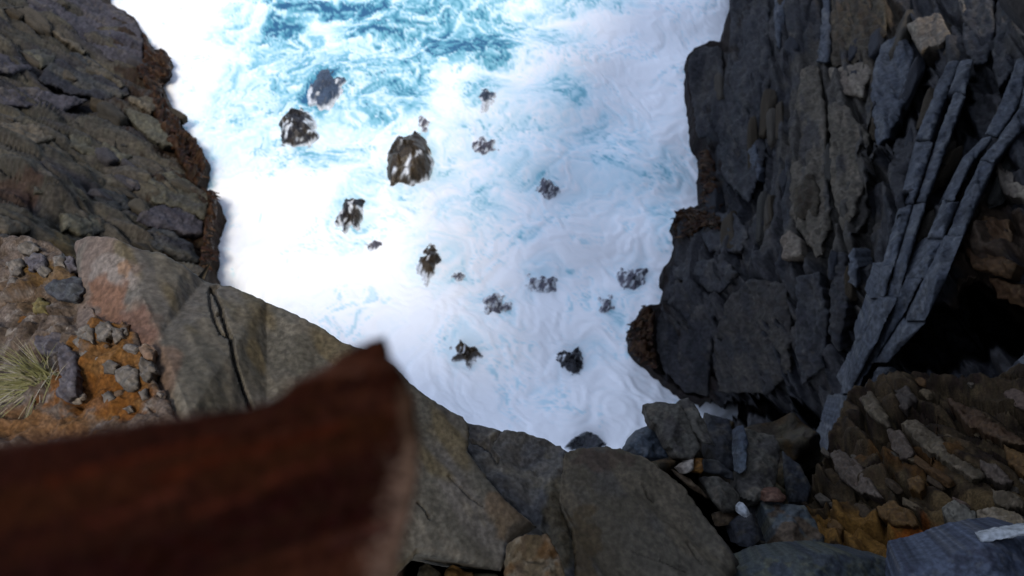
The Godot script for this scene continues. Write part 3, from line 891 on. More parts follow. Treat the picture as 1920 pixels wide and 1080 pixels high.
	# blocks below the split slab
	for s in [
			[[950, 1016, 985, 1000, 1028, 994, 1050, 1034, 1064, 1080, 1064, 1130, 950, 1130, 946, 1066], [4.95, 4.9, 5.0, 5.0, 4.8, 4.6, 4.5, 4.8], "small_block", [rgb(124, 108, 84), rgb(138, 118, 96), rgb(152, 138, 116), rgb(122, 92, 60)], "tan angular block tucked under the corner of the split slab"],
			[[832, 1062, 850, 1050, 872, 1066, 888, 1064, 884, 1110, 836, 1110], [5.3, 5.35, 5.3, 5.25, 4.9, 4.9], "small_block", [rgb(106, 80, 48), rgb(122, 92, 52), rgb(138, 108, 68)], "ochre stone in the dark gap below the split slab"],
			[[888, 1070, 930, 1074, 944, 1090, 940, 1130, 880, 1130], [5.3, 5.25, 5.2, 4.9, 4.9], "small_block", [rgb(85, 80, 63), rgb(96, 90, 72)], "olive stone at the bottom edge beside the ochre stone"],
			[[782, 1062, 800, 1050, 826, 1066, 828, 1120, 780, 1120], [5.4, 5.4, 5.3, 5.0, 5.0], "small_block", [rgb(78, 74, 64), rgb(90, 85, 72)], "grey stone deepest in the gap below the split slab"]]:
		var pts := []
		for i in s[1].size():
			pts.append_array([s[0][2 * i], s[0][2 * i + 1], s[1][i]])
		b = body(s[2], self, s[0], Field.new(pts), {"step": 3.2, "thick": 0.5, "edge": 8.0, "drop": 0.06, "mat": M.rock, "layers": [["cell", 0.3, 0.05], ["fbm", 0.5, 0.06], ["ridge", 0.2, 0.012]], "tint": {"pal": s[3], "size": 0.3}})
		tag(b, s[4], "rock")

	# the soil ledge on the left
	f_ledge = Field.new([-250, 450, 6.6, 0, 450, 6.5, 140, 450, 6.25, -250, 640, 5.4, 0, 640, 5.3, 150, 600, 5.35, 230, 640, 4.95, 320, 700, 4.65, 350, 780, 4.38, -250, 900, 4.1, 0, 900, 4.1, 360, 900, 4.1, 100, 760, 4.7, 250, 760, 4.52])
	var soil := body("soil_ledge", self, [-250, 452, 30, 440, 100, 452, 138, 500, 150, 560, 190, 596, 235, 600, 262, 640, 268, 680, 300, 720, 318, 760, 335, 800, 330, 900, -250, 900], f_ledge,
		{"step": 3.0, "thick": 0.6, "edge": 8.0, "drop": 0.05, "rag": 5.0, "mat": M.soil, "layers": [["cell", 0.3, 0.08], ["fbm", 0.4, 0.10], ["ridge", 0.15, 0.02], ["cell", 0.09, 0.025]],
		"tint": {"pal": [rgb(110, 96, 84), rgb(122, 108, 98), rgb(138, 128, 120), rgb(90, 76, 64)], "size": 0.35, "fleck": 0.02,
			"blobs": [[215, 690, 95, 100, rgb(136, 94, 46), 0.85, 4.0], [190, 740, 110, 50, rgb(128, 82, 38), 0.85, 5.0], [60, 560, 60, 26, rgb(106, 80, 48), 0.6, 3.0], [60, 800, 110, 30, rgb(134, 96, 60), 0.8, 3.0], [100, 520, 60, 14, rgb(122, 92, 48), 0.6, 4.0], [70, 505, 50, 10, rgb(128, 96, 44), 0.7, 5.0]]}})
	soil.set_meta("kind", "structure")
	soil.set_meta("label", "orange soil ledge strewn with stones on the left")
	var mauve := [rgb(102, 96, 100), rgb(112, 106, 109), rgb(124, 119, 121), rgb(90, 84, 87)]
	var greyp := [rgb(123, 116, 107), rgb(135, 126, 117), rgb(149, 139, 128), rgb(108, 100, 91)]
	var slate := [rgb(83, 84, 90), rgb(90, 92, 94), rgb(99, 100, 101)]
	var wl := {"mat": M.rock, "step": 2.6, "edge": 4.0, "rag": 3.2}
	for s in [
			[[80, 540, 100, 522, 150, 516, 152, 545, 140, 562, 100, 560], 0.16, slate, "flat slate blue slab set against the pinkish slab top"],
			[[104, 652, 122, 644, 138, 660, 142, 700, 138, 738, 124, 752, 106, 742, 110, 700], 0.22, mauve, "upright mauve grey rock beside the grass tussock"],
			[[60, 628, 92, 616, 120, 628, 118, 650, 96, 668, 66, 656], 0.16, mauve, "mauve grey lump behind the grass tussock"],
			[[138, 622, 160, 606, 176, 616, 170, 640, 146, 650, 132, 644], 0.14, greyp, "grey lump above the orange soil beside the mauve grey rock"],
			[[176, 606, 200, 600, 210, 618, 192, 640, 178, 634], 0.14, greyp, "pale grey rock at the top of the orange soil"],
			[[208, 612, 230, 616, 228, 632, 212, 640], 0.12, greyp, "smallest pale chip at the top of the orange soil"],
			[[216, 690, 236, 682, 256, 690, 258, 724, 240, 736, 222, 720, 212, 706], 0.12, greyp, "large pale slab lying in the orange soil"],
			[[258, 650, 276, 640, 290, 652, 286, 668, 268, 672], 0.12, [rgb(140, 116, 96), rgb(160, 132, 112), rgb(176, 152, 128)], "pinkish chip at the edge of the pink slab top"],
			[[262, 668, 280, 676, 288, 694, 272, 716, 258, 704, 256, 684], 0.14, greyp, "grey wedge standing right of the large pale slab"],
			[[190, 680, 206, 672, 220, 684, 208, 698, 194, 700], 0.13, greyp, "grey stone above the large pale slab in the orange soil"],
			[[186, 740, 200, 730, 214, 744, 210, 758, 192, 758], 0.13, greyp, "grey stone low in the orange soil"],
			[[256, 732, 272, 728, 276, 744, 262, 750], 0.10, greyp, "small grey stone below the grey wedge"],
			[[230, 764, 244, 758, 252, 770, 238, 774], 0.09, greyp, "little pale chip at the foot of the orange soil"],
			[[56, 566, 76, 556, 90, 566, 86, 584, 62, 584], 0.16, [rgb(130, 118, 76), rgb(150, 136, 92), rgb(106, 92, 56)], "ochre lump beside the slate blue slab"],
			[[10, 494, 26, 482, 44, 488, 40, 510, 16, 514], 0.2, greyp, "grey stone nearest the left edge in the upper pile"],
			[[42, 482, 62, 470, 84, 478, 80, 502, 50, 504], 0.25, mauve, "biggest mauve grey stone of the upper pile"],
			[[64, 500, 80, 494, 92, 504, 86, 516, 68, 514], 0.2, greyp, "low grey stone of the upper pile"],
			[[96, 482, 112, 472, 122, 484, 118, 504, 100, 502], 0.2, greyp, "grey stone of the upper pile nearest the pink slab"],
			[[120, 478, 136, 476, 140, 500, 126, 508], 0.2, mauve, "narrow mauve grey stone against the pink slab"],
			[[28, 460, 54, 450, 72, 462, 56, 474, 34, 474], 0.25, greyp, "topmost grey stone of the upper pile"]]:
		b = plate("loose_rock", self, s[0], f_ledge, s[1] * 0.65, s[2], wl)
		tag(b, s[3], "rock", "rocks on the soil ledge")
	rng.seed = 5
	var sm := [stone_mat(rgb(140, 132, 124)), stone_mat(rgb(160, 148, 136)), stone_mat(rgb(122, 100, 80)), stone_mat(rgb(138, 96, 52))]
	for k in 46:
		var x := rng.randf_range(-30, 300)
		var y := rng.randf_range(470, 800)
		if x > 140 and y < 610 or x > 235 and y < 650:
			continue
		var s := rng.randf_range(6, 17)
		stone("pebble", soil, f_ledge, x, y, s * rng.randf_range(1.0, 1.7), s, rng.randf_range(0, 180), sm[rng.randi() % 4], rng.randi(), 0.2, 0.8)

	# the rust-brown spur right below the camera
	var fs := Field.new([-300, 600, 0.93, 900, 600, 1.0, -300, 1300, 0.69, 900, 1300, 0.78])
	var axs := (spot(600, 880, 0.87) - spot(200, 990, 0.82)).normalized()
	b = body("rock_spur", self, [-250, 862, 0, 828, 130, 810, 260, 787, 400, 768, 470, 759, 516, 742, 548, 714, 610, 684, 656, 650, 722, 624, 732, 664, 752, 690, 776, 740, 788, 820, 784, 900, 768, 975, 752, 1030, 742, 1090, 720, 1250, -250, 1250], fs,
		{"step": 4.5, "thick": 0.22, "edge": 16.0, "drop": 0.015, "rag": 2.0, "mat": M.spur, "layers": [["ridge", 0.07, 0.006, axs, 9.0], ["fbm", 0.25, 0.015, axs, 3.0], ["cell", 0.05, 0.003, axs, 8.0]],
		"tint": {"pal": [rgb(52, 26, 17), rgb(60, 31, 20), rgb(72, 40, 28), rgb(42, 20, 13)], "size": 0.12, "mottle": 0.6, "axis": axs, "stretch": 16.0, "fleck": 0.05,
			"blobs": [[770, 800, 22, 120, rgb(96, 74, 58), 0.7, 6.0], [640, 684, 120, 22, rgb(86, 52, 38), 0.6, 9.0]],
			"veins": [[15, rgb(140, 104, 88), -100, 838, 0, 822, 130, 805, 260, 782, 360, 768], [75, rgb(150, 122, 104), 800, 890, 782, 980, 752, 1060, 730, 1200], [9, rgb(86, 40, 28), 170, 985, 260, 950, 335, 918], [8, rgb(86, 40, 28), 360, 965, 420, 945, 475, 925], [9, rgb(82, 38, 26), 500, 905, 560, 880, 610, 872], [9, rgb(100, 64, 48), 545, 708, 610, 700, 680, 700], [12, rgb(78, 32, 16), 300, 900, 450, 850, 640, 800], [10, rgb(78, 32, 16), 100, 905, 300, 850, 420, 825], [9, rgb(82, 48, 42), 620, 1020, 680, 1000, 720, 985]]}})
	tag(b, "dark rust brown rock spur with pale worn rims jutting into the foreground", "rock")


# ---------------------------------------------------------------- rubble corner on the right
func build_rubble() -> void:
	var grey := [rgb(90, 86, 78), rgb(98, 94, 86), rgb(109, 101, 90), rgb(78, 74, 71)]
	var blue := [rgb(80, 88, 98), rgb(90, 98, 107), rgb(103, 107, 113), rgb(71, 76, 88)]
	var brown := [rgb(88, 73, 57), rgb(101, 84, 67), rgb(115, 98, 78)]
	var dark := [rgb(63, 65, 71), rgb(71, 71, 73), rgb(82, 78, 73)]
	for s in [
			[[1208, 756, 1240, 750, 1275, 755, 1292, 778, 1305, 810, 1316, 842, 1300, 862, 1275, 856, 1254, 830, 1236, 796, 1220, 786], [8.2, 7.2], grey, "tilted_slab", "tallest tilted grey slab standing against the surf", 0.35],
			[[1277, 750, 1295, 745, 1310, 765, 1326, 796, 1343, 836, 1320, 830, 1300, 800, 1288, 776], [8.3, 7.4], grey, "tilted_slab", "narrow tilted slab leaning on the tallest one", 0.3],
			[[1180, 832, 1195, 806, 1220, 794, 1246, 830, 1258, 856, 1210, 858], [8.6, 8.0], blue, "boulder", "blue grey boulder behind the broad olive slab at the surf's edge", 0.6],
			[[1322, 770, 1370, 785, 1386, 840, 1382, 882, 1350, 872, 1325, 832], [8.8, 8.0], dark, "boulder", "dark boulder between the narrow tilted slab and the squared block", 0.6],
			[[1277, 873, 1295, 856, 1306, 852, 1303, 881, 1290, 887], [7.4, 7.1], [rgb(161, 149, 138), rgb(176, 165, 153), rgb(148, 126, 107)], "small_stone", "pale pinkish stone at the foot of the tallest tilted slab", 0.2],
			[[1304, 856, 1322, 860, 1320, 888, 1304, 884], [7.4, 7.1], [rgb(117, 80, 38), rgb(132, 92, 46), rgb(98, 65, 30)], "small_stone", "orange stone touching the pale pinkish stone", 0.2],
			[[1324, 862, 1352, 866, 1376, 886, 1380, 902, 1345, 892, 1322, 886], [7.6, 7.3], dark, "boulder", "dark flat rock above the rounded brown block", 0.3],
			[[1308, 892, 1345, 890, 1370, 905, 1386, 930, 1384, 952, 1350, 952, 1333, 936], [7.2, 6.8], grey, "boulder", "rounded brown grey block beside the dark gap", 0.35],
			[[1262, 880, 1298, 900, 1322, 922, 1330, 936, 1306, 922, 1284, 904], [7.3, 6.9], brown, "small_stone", "thin brown sliver along the edge of the broad olive slab", 0.25],
			[[1385, 796, 1400, 800, 1455, 815, 1466, 842, 1459, 900, 1450, 930, 1415, 939, 1390, 930, 1382, 905, 1388, 850], [8.2, 7.0], grey, "boulder", "large squared block with a pale blue left edge", 0.6],
			[[1386, 798, 1398, 796, 1406, 830, 1402, 880, 1392, 890, 1388, 850], [8.0, 7.3], blue, "small_stone", "thin blue plate along the left edge of the squared block", 0.2],
			[[1466, 842, 1500, 868, 1522, 910, 1512, 938, 1480, 938, 1470, 900], [8.6, 7.8], dark, "boulder", "dark slab right of the large squared block", 0.5],
			[[1428, 934, 1452, 930, 1472, 942, 1510, 945, 1540, 990, 1552, 1018, 1492, 1034, 1460, 1004, 1440, 962], [7.0, 6.2], [rgb(88, 96, 101), rgb(98, 103, 105), rgb(113, 111, 99), rgb(105, 88, 71)], "boulder", "blue grey boulder with rusty end below the squared block", 0.5],
			[[1436, 924, 1462, 914, 1478, 932, 1470, 944, 1440, 942], [7.0, 6.8], [rgb(101, 73, 61), rgb(117, 86, 73), rgb(132, 103, 88)], "small_stone", "reddish stone wedged between the squared block and the boulder below", 0.2],
			[[1374, 978, 1390, 964, 1410, 960, 1424, 984, 1430, 1012, 1410, 1028, 1388, 1016], [6.8, 6.4], dark, "small_stone", "small dark block standing in the dark gap", 0.3],
			[[1390, 955, 1398, 947, 1406, 953, 1411, 966, 1402, 974, 1392, 968], [6.45, 6.4], [rgb(188, 192, 196), rgb(203, 207, 211), rgb(173, 173, 173)], "quartz_chip", "white quartz chip on top of the small dark block", 0.1],
			[[1343, 960, 1375, 954, 1388, 968, 1374, 982, 1350, 986], [7.0, 6.8], brown, "small_stone", "brown stone left of the small dark block", 0.25],
			[[1416, 950, 1430, 948, 1448, 984, 1470, 1014, 1456, 1022, 1432, 996], [7.4, 6.9], dark, "small_stone", "dark wedge between the small dark block and the boulder", 0.3],
			[[1352, 1082, 1420, 1050, 1480, 1040, 1560, 1036, 1640, 1046, 1700, 1060, 1720, 1180, 1340, 1180], [5.2, 4.5], [rgb(78, 84, 86), rgb(88, 92, 88), rgb(98, 98, 84), rgb(71, 76, 84)], "boulder", "broad green grey boulder along the bottom edge", 0.8],
			[[1690, 1066, 1740, 1054, 1790, 1038, 1846, 1022, 1884, 1015, 1930, 1007, 2100, 990, 2100, 1180, 1680, 1180], [4.7, 4.1], [rgb(82, 88, 103), rgb(92, 99, 115), rgb(101, 103, 111), rgb(71, 74, 88)], "boulder", "blue grey boulder in the bottom right corner", 0.8],
			[[1838, 1004, 1880, 994, 1940, 984, 2040, 976, 2040, 992, 1930, 1004, 1880, 1013, 1846, 1019], [4.55, 4.5], [rgb(192, 196, 199), rgb(207, 211, 215), rgb(176, 180, 184)], "quartz_vein", "white quartz strip above the corner boulder", 0.15]]:
		var o: Array = s[0]
		var ylo := 1e9
		var yhi := -1e9
		var sx := 0.0
		var sy := 0.0
		for i in range(0, o.size(), 2):
			ylo = minf(ylo, o[i + 1])
			yhi = maxf(yhi, o[i + 1])
			sx += 2.0 * o[i] / o.size()
			sy += 2.0 * o[i + 1] / o.size()
		var pts := []
		for i in range(0, o.size(), 2):
			pts.append_array([o[i], o[i + 1], lerpf(s[1][0], s[1][1], (o[i + 1] - ylo) / (yhi - ylo)) + 0.0022 * absf(o[i] - sx)])
		pts.append_array([sx, sy, lerpf(s[1][0], s[1][1], (sy - ylo) / (yhi - ylo)) - 0.06])
		var k: float = s[1][1] / FL
		var b := body(s[3], self, o, Field.new(pts), {"step": 2.8, "thick": s[5], "edge": 7.0, "drop": 6 * k, "rag": 1.3, "mat": M.rock,
			"layers": [["cell", 45 * k, 5 * k], ["fbm", 60 * k, 9 * k], ["ridge", 25 * k, 2 * k]], "tint": {"pal": s[2], "size": 60 * k}})
		tag(b, s[4], "rock", "rubble in the corner of the cove")

	var f := Field.new([1560, 690, 11.2, 1640, 690, 10.4, 1920, 690, 8.6, 2200, 690, 7.2, 1525, 900, 8.6, 1530, 1060, 6.4, 1780, 1060, 5.3, 2200, 1000, 4.6, 2200, 850, 5.6, 1750, 860, 7.0, 1900, 900, 6.2])
	var axr := (spot(1850, 890, 6.4) - spot(1690, 780, 7.9)).normalized()
	var soil := body("rubble_slope", self, [1592, 722, 1640, 702, 1720, 690, 1800, 706, 1900, 700, 2200, 690, 2200, 1020, 1900, 1040, 1780, 1080, 1600, 1090, 1530, 1060, 1500, 960, 1520, 905, 1545, 832, 1575, 770], f,
		{"step": 3.2, "thick": 0.8, "edge": 8.0, "drop": 0.1, "rag": 4.0, "mat": M.soil, "layers": [["cell", 0.5, 0.26, axr, 5.0], ["cell", 0.2, 0.08, axr, 5.0], ["fbm", 1.0, 0.3, axr, 2.5], ["crack", 0.4, 0.22, axr, 6.0], ["fbm", 0.12, 0.025]],
		"tint": {"pal": [rgb(66, 54, 39), rgb(77, 63, 46), rgb(91, 76, 54), rgb(45, 35, 28)], "size": 0.6,
			"blobs": [[1650, 1010, 170, 50, rgb(125, 90, 43), 0.95, 2.0], [1740, 1000, 60, 28, rgb(141, 76, 28), 0.9, 3.0], [1850, 960, 120, 50, rgb(110, 90, 61), 0.8, 2.0], [1700, 860, 90, 30, rgb(96, 65, 32), 0.7, 2.0]]}})
	soil.set_meta("kind", "structure")
	soil.set_meta("label", "brown and orange rubble slope in the right corner")
	var sl := [rgb(92, 80, 64), rgb(104, 92, 74), rgb(118, 104, 86), rgb(78, 68, 54)]
	var pk := [rgb(90, 77, 66), rgb(100, 87, 76), rgb(112, 99, 88)]
	var oc := [rgb(98, 72, 42), rgb(112, 84, 50), rgb(84, 60, 36)]
	for s in [
			[[1552, 846, 1572, 838, 1612, 868, 1640, 910, 1652, 930, 1612, 922, 1570, 892], 0.4, pk, "mauve slab beside the foot of the pale ribs"],
			[[1612, 742, 1632, 730, 1660, 770, 1668, 800, 1640, 790, 1620, 765], 0.45, sl, "uppermost tan slab beside the foot of the ribs"],
			[[1690, 790, 1716, 782, 1760, 812, 1800, 850, 1850, 890, 1830, 896, 1780, 866, 1730, 836], 0.45, sl, "longest tan slab running down the middle of the rubble"],
			[[1660, 800, 1690, 806, 1712, 846, 1690, 858, 1668, 836], 0.4, pk, "mauve block left of the longest tan slab"],
			[[1765, 950, 1790, 936, 1830, 956, 1840, 990, 1812, 1000, 1780, 986], 0.35, [rgb(110, 103, 90), rgb(121, 116, 105), rgb(132, 125, 112)], "pale grey slab above the orange earth"],
			[[1826, 956, 1862, 946, 1912, 960, 1930, 990, 1880, 992, 1840, 984], 0.35, [rgb(127, 112, 90), rgb(140, 125, 105), rgb(152, 138, 119)], "pale sandy slab touching the white strip"],
			[[1700, 896, 1722, 886, 1736, 908, 1722, 922, 1704, 914], 0.38, oc, "orange block in the middle of the rubble"],
			[[1640, 950, 1670, 936, 1712, 960, 1720, 980, 1680, 984, 1652, 970], 0.3, oc, "ochre slab low on the slope"],
			[[1830, 860, 1870, 870, 1900, 900, 1880, 908, 1846, 890], 0.4, pk, "mauve slab below the end of the longest tan slab"],
			[[1880, 830, 1925, 850, 1950, 880, 1920, 890, 1890, 864], 0.45, oc, "ochre slab at the right edge of the rubble"],
			[[1770, 740, 1830, 766, 1900, 808, 1930, 830, 1880, 826, 1810, 790], 0.5, [rgb(76, 57, 41), rgb(87, 66, 48), rgb(99, 79, 59)], "long dark brown slab under the black hollow"],
			[[1546, 960, 1566, 950, 1580, 984, 1570, 1010, 1552, 994], 0.35, oc, "upright ochre stone beside the blue grey boulder"],
			[[1860, 912, 1900, 920, 1930, 944, 1890, 952, 1862, 936], 0.38, sl, "tan slab above the pale sandy slab"],
			[[1670, 730, 1700, 720, 1722, 744, 1700, 764, 1676, 754], 0.5, [rgb(81, 72, 65), rgb(92, 81, 72)], "rounded brown stone at the top of the slope"]]:
		var b := plate("loose_rock", self, s[0], f, s[1] * 0.62, s[2], {"mat": M.rock, "step": 2.8, "edge": 5.0, "rag": 2.6, "axis": axr, "stretch": 4.0})
		tag(b, s[3], "rock", "stones on the rubble slope")
	rng.seed = 41
	var sm := [stone_mat(rgb(98, 88, 76)), stone_mat(rgb(81, 66, 50)), stone_mat(rgb(112, 96, 74)), stone_mat(rgb(96, 70, 43)), stone_mat(rgb(110, 92, 81))]
	for k in 30:
		var x := rng.randf_range(1530, 1960)
		var y := rng.randf_range(700, 1040)
		if y < 700 + (1640 - x) * 1.6 or y > 970 and rng.randf() < 0.7:
			continue
		var s := rng.randf_range(7, 20)
		stone("stone", soil, f, x, y, s * rng.randf_range(1.6, 4.2), s * 0.85, rng.randf_range(26, 44), sm[rng.randi() % 5], rng.randi(), 0.25, 0.9)


# ---------------------------------------------------------------- rocks in the surf
func sea_rock(x: float, y: float, wpx: float, hpx: float, top: float, lace: float, pal: Array, foam: float, seed_no: int, label: String, outline := []) -> void:
	var p0 := spot(x, y, sea_d(y))
	var rx := wpx * sea_d(y) / FL / 2.0
	var rz := absf(spot(x, y + hpx, sea_d(y + hpx)).z - p0.z) / 2.0
	p0.y = swell(p0.x, p0.z)
	var na := 72
	var nr := 26
	var v := PackedVector3Array()
	var c := PackedColorArray()
	var idx := PackedInt32Array()
	for j in nr + 1:
		for i in na:
			var a := TAU * i / na
			var r := float(j) / nr
			var wob := 1.0 + 0.5 * n_fbm.get_noise_3d(cos(a) * 0.8 + seed_no, sin(a) * 0.8, 2.0)
			var p := Vector3(cos(a) * rx * r * wob * 1.25, 0, sin(a) * rz * r * wob * 1.25)
			if outline.size() > 0:
				var ray := Vector2(cos(a), sin(a)) * 300.0
				for e in range(0, outline.size(), 2):
					var hit = Geometry2D.segment_intersects_segment(Vector2.ZERO, ray, Vector2(outline[e] - x, outline[e + 1] - y), Vector2(outline[(e + 2) % outline.size()] - x, outline[(e + 3) % outline.size()] - y))
					if hit != null:
						var q2: Vector2 = Vector2(x, y) + hit * 1.06 * (0.8 + 0.2 * wob)
						p = (spot(q2.x, q2.y, sea_d(q2.y)) - p0) * r
						break
			var q := p / maxf(rx, rz)
			# ribs of bedding run from upper right to lower left
			var rib := 0.5 * n_ridge.get_noise_2d((q.x + q.z * 0.55) * 1.7 + seed_no, (q.z - q.x * 0.4) * 0.7)
			var lump := n_fbm.get_noise_3d(q.x * 1.6, q.z * 1.6, seed_no * 3.1)
			var knob := n_cell.get_noise_3d(q.x * 3.0, q.z * 3.0, seed_no)
			var h := top * (1.0 - pow(r, 2.2)) - 0.25 * r
			h += lace * (rib * 0.35 + lump * 1.4) + 0.2 * maxf(top, 0.2) * knob + 0.05 * n_ridge.get_noise_2d(q.x * 5.0, q.z * 5.0)
			if j == nr:
				h = -1.0
			p.y = h
			v.append(p0 + p)
			var k := n_fbm.get_noise_3d(q.x * 1.3, seed_no, q.z * 1.3)
			var col: Color = pal[0]
			col = col.lerp(pal[1], smoothstep(-0.2, 0.3, k))
			var wash := n_fbm.get_noise_3d((q.x + q.z * 0.5) * 2.4, seed_no * 2.0, (q.z - q.x * 0.5) * 1.1)
			col = col.lerp(Color(0.78, 0.82, 0.88), smoothstep(0.10, 0.30, wash + foam))
			col = col.lerp(Color(0.8, 0.84, 0.9), 1.0 - smoothstep(-0.03, 0.07, h + 0.16 * wash))
			c.append(col)
	for j in nr:
		for i in na:
			var a := j * na + i
			var b := j * na + (i + 1) % na
			idx.append_array([a, b, b + na, a, b + na, a + na])
	var o := commit("sea_rock", self, v, c, idx, M.wet)
	tag(o, label, "rock", "rocks awash in the surf")

func build_sea_rocks() -> void:
	var dk := [rgb(42, 42, 48), rgb(58, 52, 46)]
	var br := [rgb(50, 44, 36), rgb(70, 58, 42)]
	var bl := [rgb(70, 86, 108), rgb(60, 70, 88)]
	var gr := [rgb(92, 92, 106), rgb(112, 110, 122)]
	sea_rock(556, 240, 80, 74, 0.9, 0.2, dk, 0.0, 1, "round dark rock streaked with white foam, upper left in the surf", [518, 235, 532, 210, 550, 198, 574, 203, 592, 225, 596, 250, 577, 270, 545, 276, 520, 264])
	sea_rock(768, 300, 92, 112, 1.2, 0.2, br, -0.2, 2, "largest brown rock in the middle of the surf", [724, 290, 733, 266, 760, 256, 787, 247, 803, 275, 811, 300, 802, 332, 775, 348, 745, 352, 729, 359, 724, 320])
	sea_rock(612, 156, 62, 74, 0.5, 0.2, bl, -0.3, 3, "blue grey sunken rock below the teal water")
	sea_rock(658, 398, 62, 62, 0.55, 0.3, dk, -0.08, 4, "dark ragged rock left of the middle of the surf", [634, 395, 646, 373, 668, 364, 689, 376, 684, 405, 670, 429, 655, 420, 645, 434, 626, 415])
	sea_rock(702, 456, 38, 16, 0.25, 0.15, gr, -0.08, 5, "small grey sliver just below the ragged dark rock")
	sea_rock(803, 490, 56, 84, 0.5, 0.3, br, -0.08, 6, "upright oval rock below the largest brown rock", [776, 490, 798, 452, 822, 447, 829, 480, 817, 512, 800, 534, 785, 524, 774, 505])
	sea_rock(856, 512, 26, 18, 0.2, 0.12, gr, 0.0, 7, "tiny grey rock right of the upright oval rock")
	sea_rock(906, 270, 44, 34, 0.28, 0.2, gr, -0.02, 8, "small slanting rock right of the largest brown rock")
	sea_rock(1022, 348, 42, 36, 0.32, 0.2, gr, 0.0, 9, "small broken rock alone in the upper right surf")
	sea_rock(928, 568, 58, 52, 0.28, 0.22, gr, 0.08, 10, "lacy half drowned rock in the lower middle surf")
	sea_rock(1015, 522, 72, 38, 0.28, 0.25, gr, 0.06, 11, "row of small grey tips right of the lacy rock")
	sea_rock(1190, 520, 62, 58, 0.4, 0.25, gr, 0.03, 12, "grey foam streaked rock nearest the right cliff", [1156, 515, 1163, 496, 1190, 494, 1219, 498, 1216, 530, 1195, 544, 1161, 550])
	sea_rock(1138, 574, 32, 40, 0.25, 0.2, gr, 0.08, 13, "pale half drowned rock beside the streaked grey rock")
	sea_rock(876, 660, 62, 44, 0.4, 0.4, br, -0.1, 14, "brown scattered rock above the near slab", [842, 650, 860, 638, 880, 646, 904, 644, 910, 668, 890, 677, 880, 690, 868, 674, 846, 676])
	sea_rock(1070, 672, 58, 56, 0.6, 0.3, [rgb(32, 32, 38), rgb(42, 42, 48)], -0.2, 15, "solid black rock low in the surf on the right", [1036, 660, 1055, 646, 1070, 651, 1089, 641, 1099, 655, 1097, 685, 1085, 704, 1068, 694, 1050, 679])
	sea_rock(1100, 826, 92, 40, 0.9, 0.3, [rgb(28, 30, 38), rgb(38, 40, 46)], -0.2, 16, "black rock peeping over the edge of the broad olive slab", [1058, 836, 1072, 815, 1100, 806, 1128, 815, 1146, 832, 1100, 846])
	sea_rock(912, 182, 34, 40, 0.2, 0.15, bl, 0.05, 17, "faint blue sunken rock above the small slanting rock")
	sea_rock(795, 236, 26, 36, 0.2, 0.2, gr, 0.05, 18, "pale grey tip touching the top of the largest brown rock")


# ---------------------------------------------------------------- seaweed
func weed(called: String, outline: Array, f: Field, off: float, label: String, seed_no: int) -> void:
	var o := Node3D.new()
	o.position = spot(outline[0], outline[1], f.at(outline[0], outline[1]))
	put(o, called, self)
	tag(o, label, "seaweed", "seaweed along the waterline")
	var pal := [rgb(46, 32, 22), rgb(57, 37, 22), rgb(77, 57, 42), rgb(32, 22, 17)]
	var b := body("mat", o, outline, f, {"off": off, "step": 2.6, "thick": 0.5, "edge": 5.0, "drop": 0.25, "rag": 4.0, "mat": M.weed,
		"layers": [["cell", 0.5, 0.35], ["ridge", 0.5, 0.3], ["fbm", 0.9, 0.35]], "tint": {"pal": pal, "size": 0.8}})
	b.set_meta("label", "brown mat clinging to the rock")
	# strands hanging into the water
	rng.seed = seed_no
	var poly := PackedVector2Array()
	for i in range(0, outline.size(), 2):
		poly.append(Vector2(outline[i], outline[i + 1]))
	var v := PackedVector3Array()
	var c := PackedColorArray()
	var idx := PackedInt32Array()
	var lo := poly[0]
	var hi := poly[0]
	for q in poly:
		lo = lo.min(q)
		hi = hi.max(q)
	for k in 150:
		var q := Vector2(rng.randf_range(lo.x, hi.x), rng.randf_range(lo.y, hi.y))
		if not Geometry2D.is_point_in_polygon(q, poly):
			continue
		var p := spot(q.x, q.y, f.at(q.x, q.y) - off - 0.15)
		var side := 1.0 if q.x < 900 else -1.0
		var dir := Vector3(side * rng.randf_range(0.3, 1.0), rng.randf_range(-0.5, -0.1), rng.randf_range(-0.4, 0.7)).normalized()
		var wid := dir.cross(Vector3.UP).normalized() * rng.randf_range(0.05, 0.11)
		var ln := rng.randf_range(0.15, 0.45)
		var col: Color = pal[rng.randi() % 4]
		var s := v.size()
		for m in 4:
			var t := m / 3.0
			var at := p + dir * ln * t + Vector3(0, -0.35 * t * t * ln + 0.12 * t, 0)
			v.append(at + wid * (1.0 - 0.8 * t))
			v.append(at - wid * (1.0 - 0.8 * t))
			c.append(col)
			c.append(col)
		for m in 3:
			var a := s + m * 2
			idx.append_array([a, a + 1, a + 3, a, a + 3, a + 2])
	var st := commit("strands", o, v, c, idx, M.weed)
	st.set_meta("kind", "stuff")

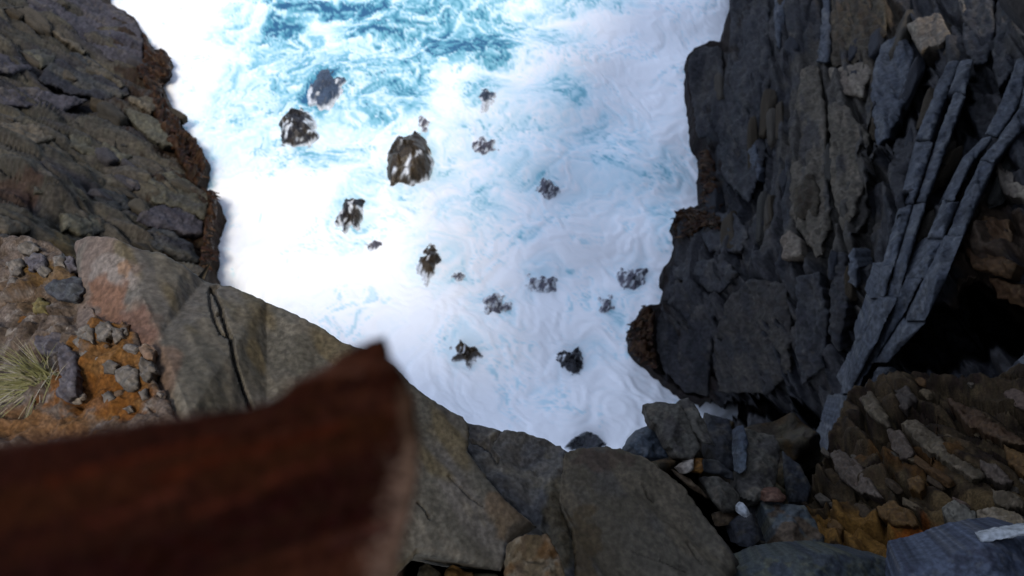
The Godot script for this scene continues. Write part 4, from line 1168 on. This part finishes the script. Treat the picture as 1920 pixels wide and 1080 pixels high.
func build_weed() -> void:
	weed("seaweed_fringe", [264, 52, 276, 75, 292, 95, 305, 88, 320, 110, 314, 134, 292, 148, 302, 168, 290, 172, 270, 158, 252, 130, 268, 118, 272, 90], f_left, 0.7, "brown seaweed on the highest knob of the left shore", 1)
	weed("seaweed_fringe", [296, 160, 312, 190, 326, 214, 346, 240, 366, 262, 387, 300, 380, 330, 374, 346, 356, 332, 346, 306, 330, 278, 304, 244, 288, 206, 282, 176], f_left, 0.5, "longest brown seaweed band in the middle of the left shore", 2)
	weed("seaweed_fringe", [384, 350, 402, 362, 407, 386, 398, 412, 394, 440, 403, 468, 390, 504, 372, 502, 376, 462, 384, 430, 384, 404, 390, 384], f_left, 0.9, "toothed brown seaweed at the lower end of the left shore", 3)
	weed("seaweed_fringe", [1262, 420, 1272, 394, 1300, 386, 1330, 394, 1352, 406, 1350, 430, 1320, 420, 1290, 440, 1272, 454], f_right, 0.8, "brown seaweed capping the ledge halfway up the right shore", 4)
	weed("seaweed_fringe", [1178, 622, 1196, 590, 1212, 572, 1228, 580, 1226, 640, 1236, 690, 1206, 676, 1184, 652], f_right, 0.7, "dark brown seaweed on the outermost knob of the right shore", 5)
	weed("seaweed_fringe", [1316, 280, 1330, 284, 1334, 340, 1342, 392, 1322, 386, 1316, 330], f_right, 0.7, "thin brown seaweed strip highest on the right shore", 6)


# ---------------------------------------------------------------- grass tussock
func build_tussock() -> void:
	var o := Node3D.new()
	o.position = spot(92, 712, f_ledge.at(92, 712) - 0.02)
	put(o, "grass_tussock", self)
	tag(o, "olive spiky grass tussock on the soil ledge at the left edge", "plant")
	rng.seed = 12
	var m := StandardMaterial3D.new()
	m.resource_name = "grass_blade"
	m.vertex_color_use_as_albedo = true
	m.roughness = 0.7
	m.backlight_enabled = true
	m.backlight = Color(0.25, 0.27, 0.12)
	var right := Vector3.RIGHT
	for kind in 2:
		var v := PackedVector3Array()
		var c := PackedColorArray()
		var idx := PackedInt32Array()
		for k in (300 if kind == 0 else 110):
			var a := rng.randf_range(0.35, 1.45) * PI       # mostly to the left and downhill
			if rng.randf() < 0.2:
				a = rng.randf_range(0, TAU)
			var dir := (right * cos(a) - up * sin(a) * 0.8 - fw * rng.randf_range(0.15, 1.1)).normalized()
			var ln := rng.randf_range(0.25, 0.62)
			var root := o.position + right * rng.randf_range(-0.09, 0.06) + up * rng.randf_range(-0.12, 0.07) 
			var wid := dir.cross(fw).normalized() * rng.randf_range(0.004, 0.009)
			var col: Color
			if kind == 0:
				col = rgb(88, 86, 46).lerp(rgb(118, 116, 74), rng.randf())
			else:
				col = rgb(126, 114, 88).lerp(rgb(140, 136, 124), rng.randf())
			var s := v.size()
			for j in 6:
				var t := j / 5.0
				var p := root + dir * ln * t + Vector3(0, -0.22 * t * t * ln, 0)
				var w := wid * (1.0 - t * 0.92)
				v.append(p + w)
				v.append(p - w)
				c.append(col)
				c.append(col)
			for j in 5:
				var q := s + j * 2
				idx.append_array([q, q + 1, q + 3, q, q + 3, q + 2])
		var b := commit("green_blades" if kind == 0 else "dry_blades", o, v, c, idx, m)
		b.set_meta("kind", "stuff")
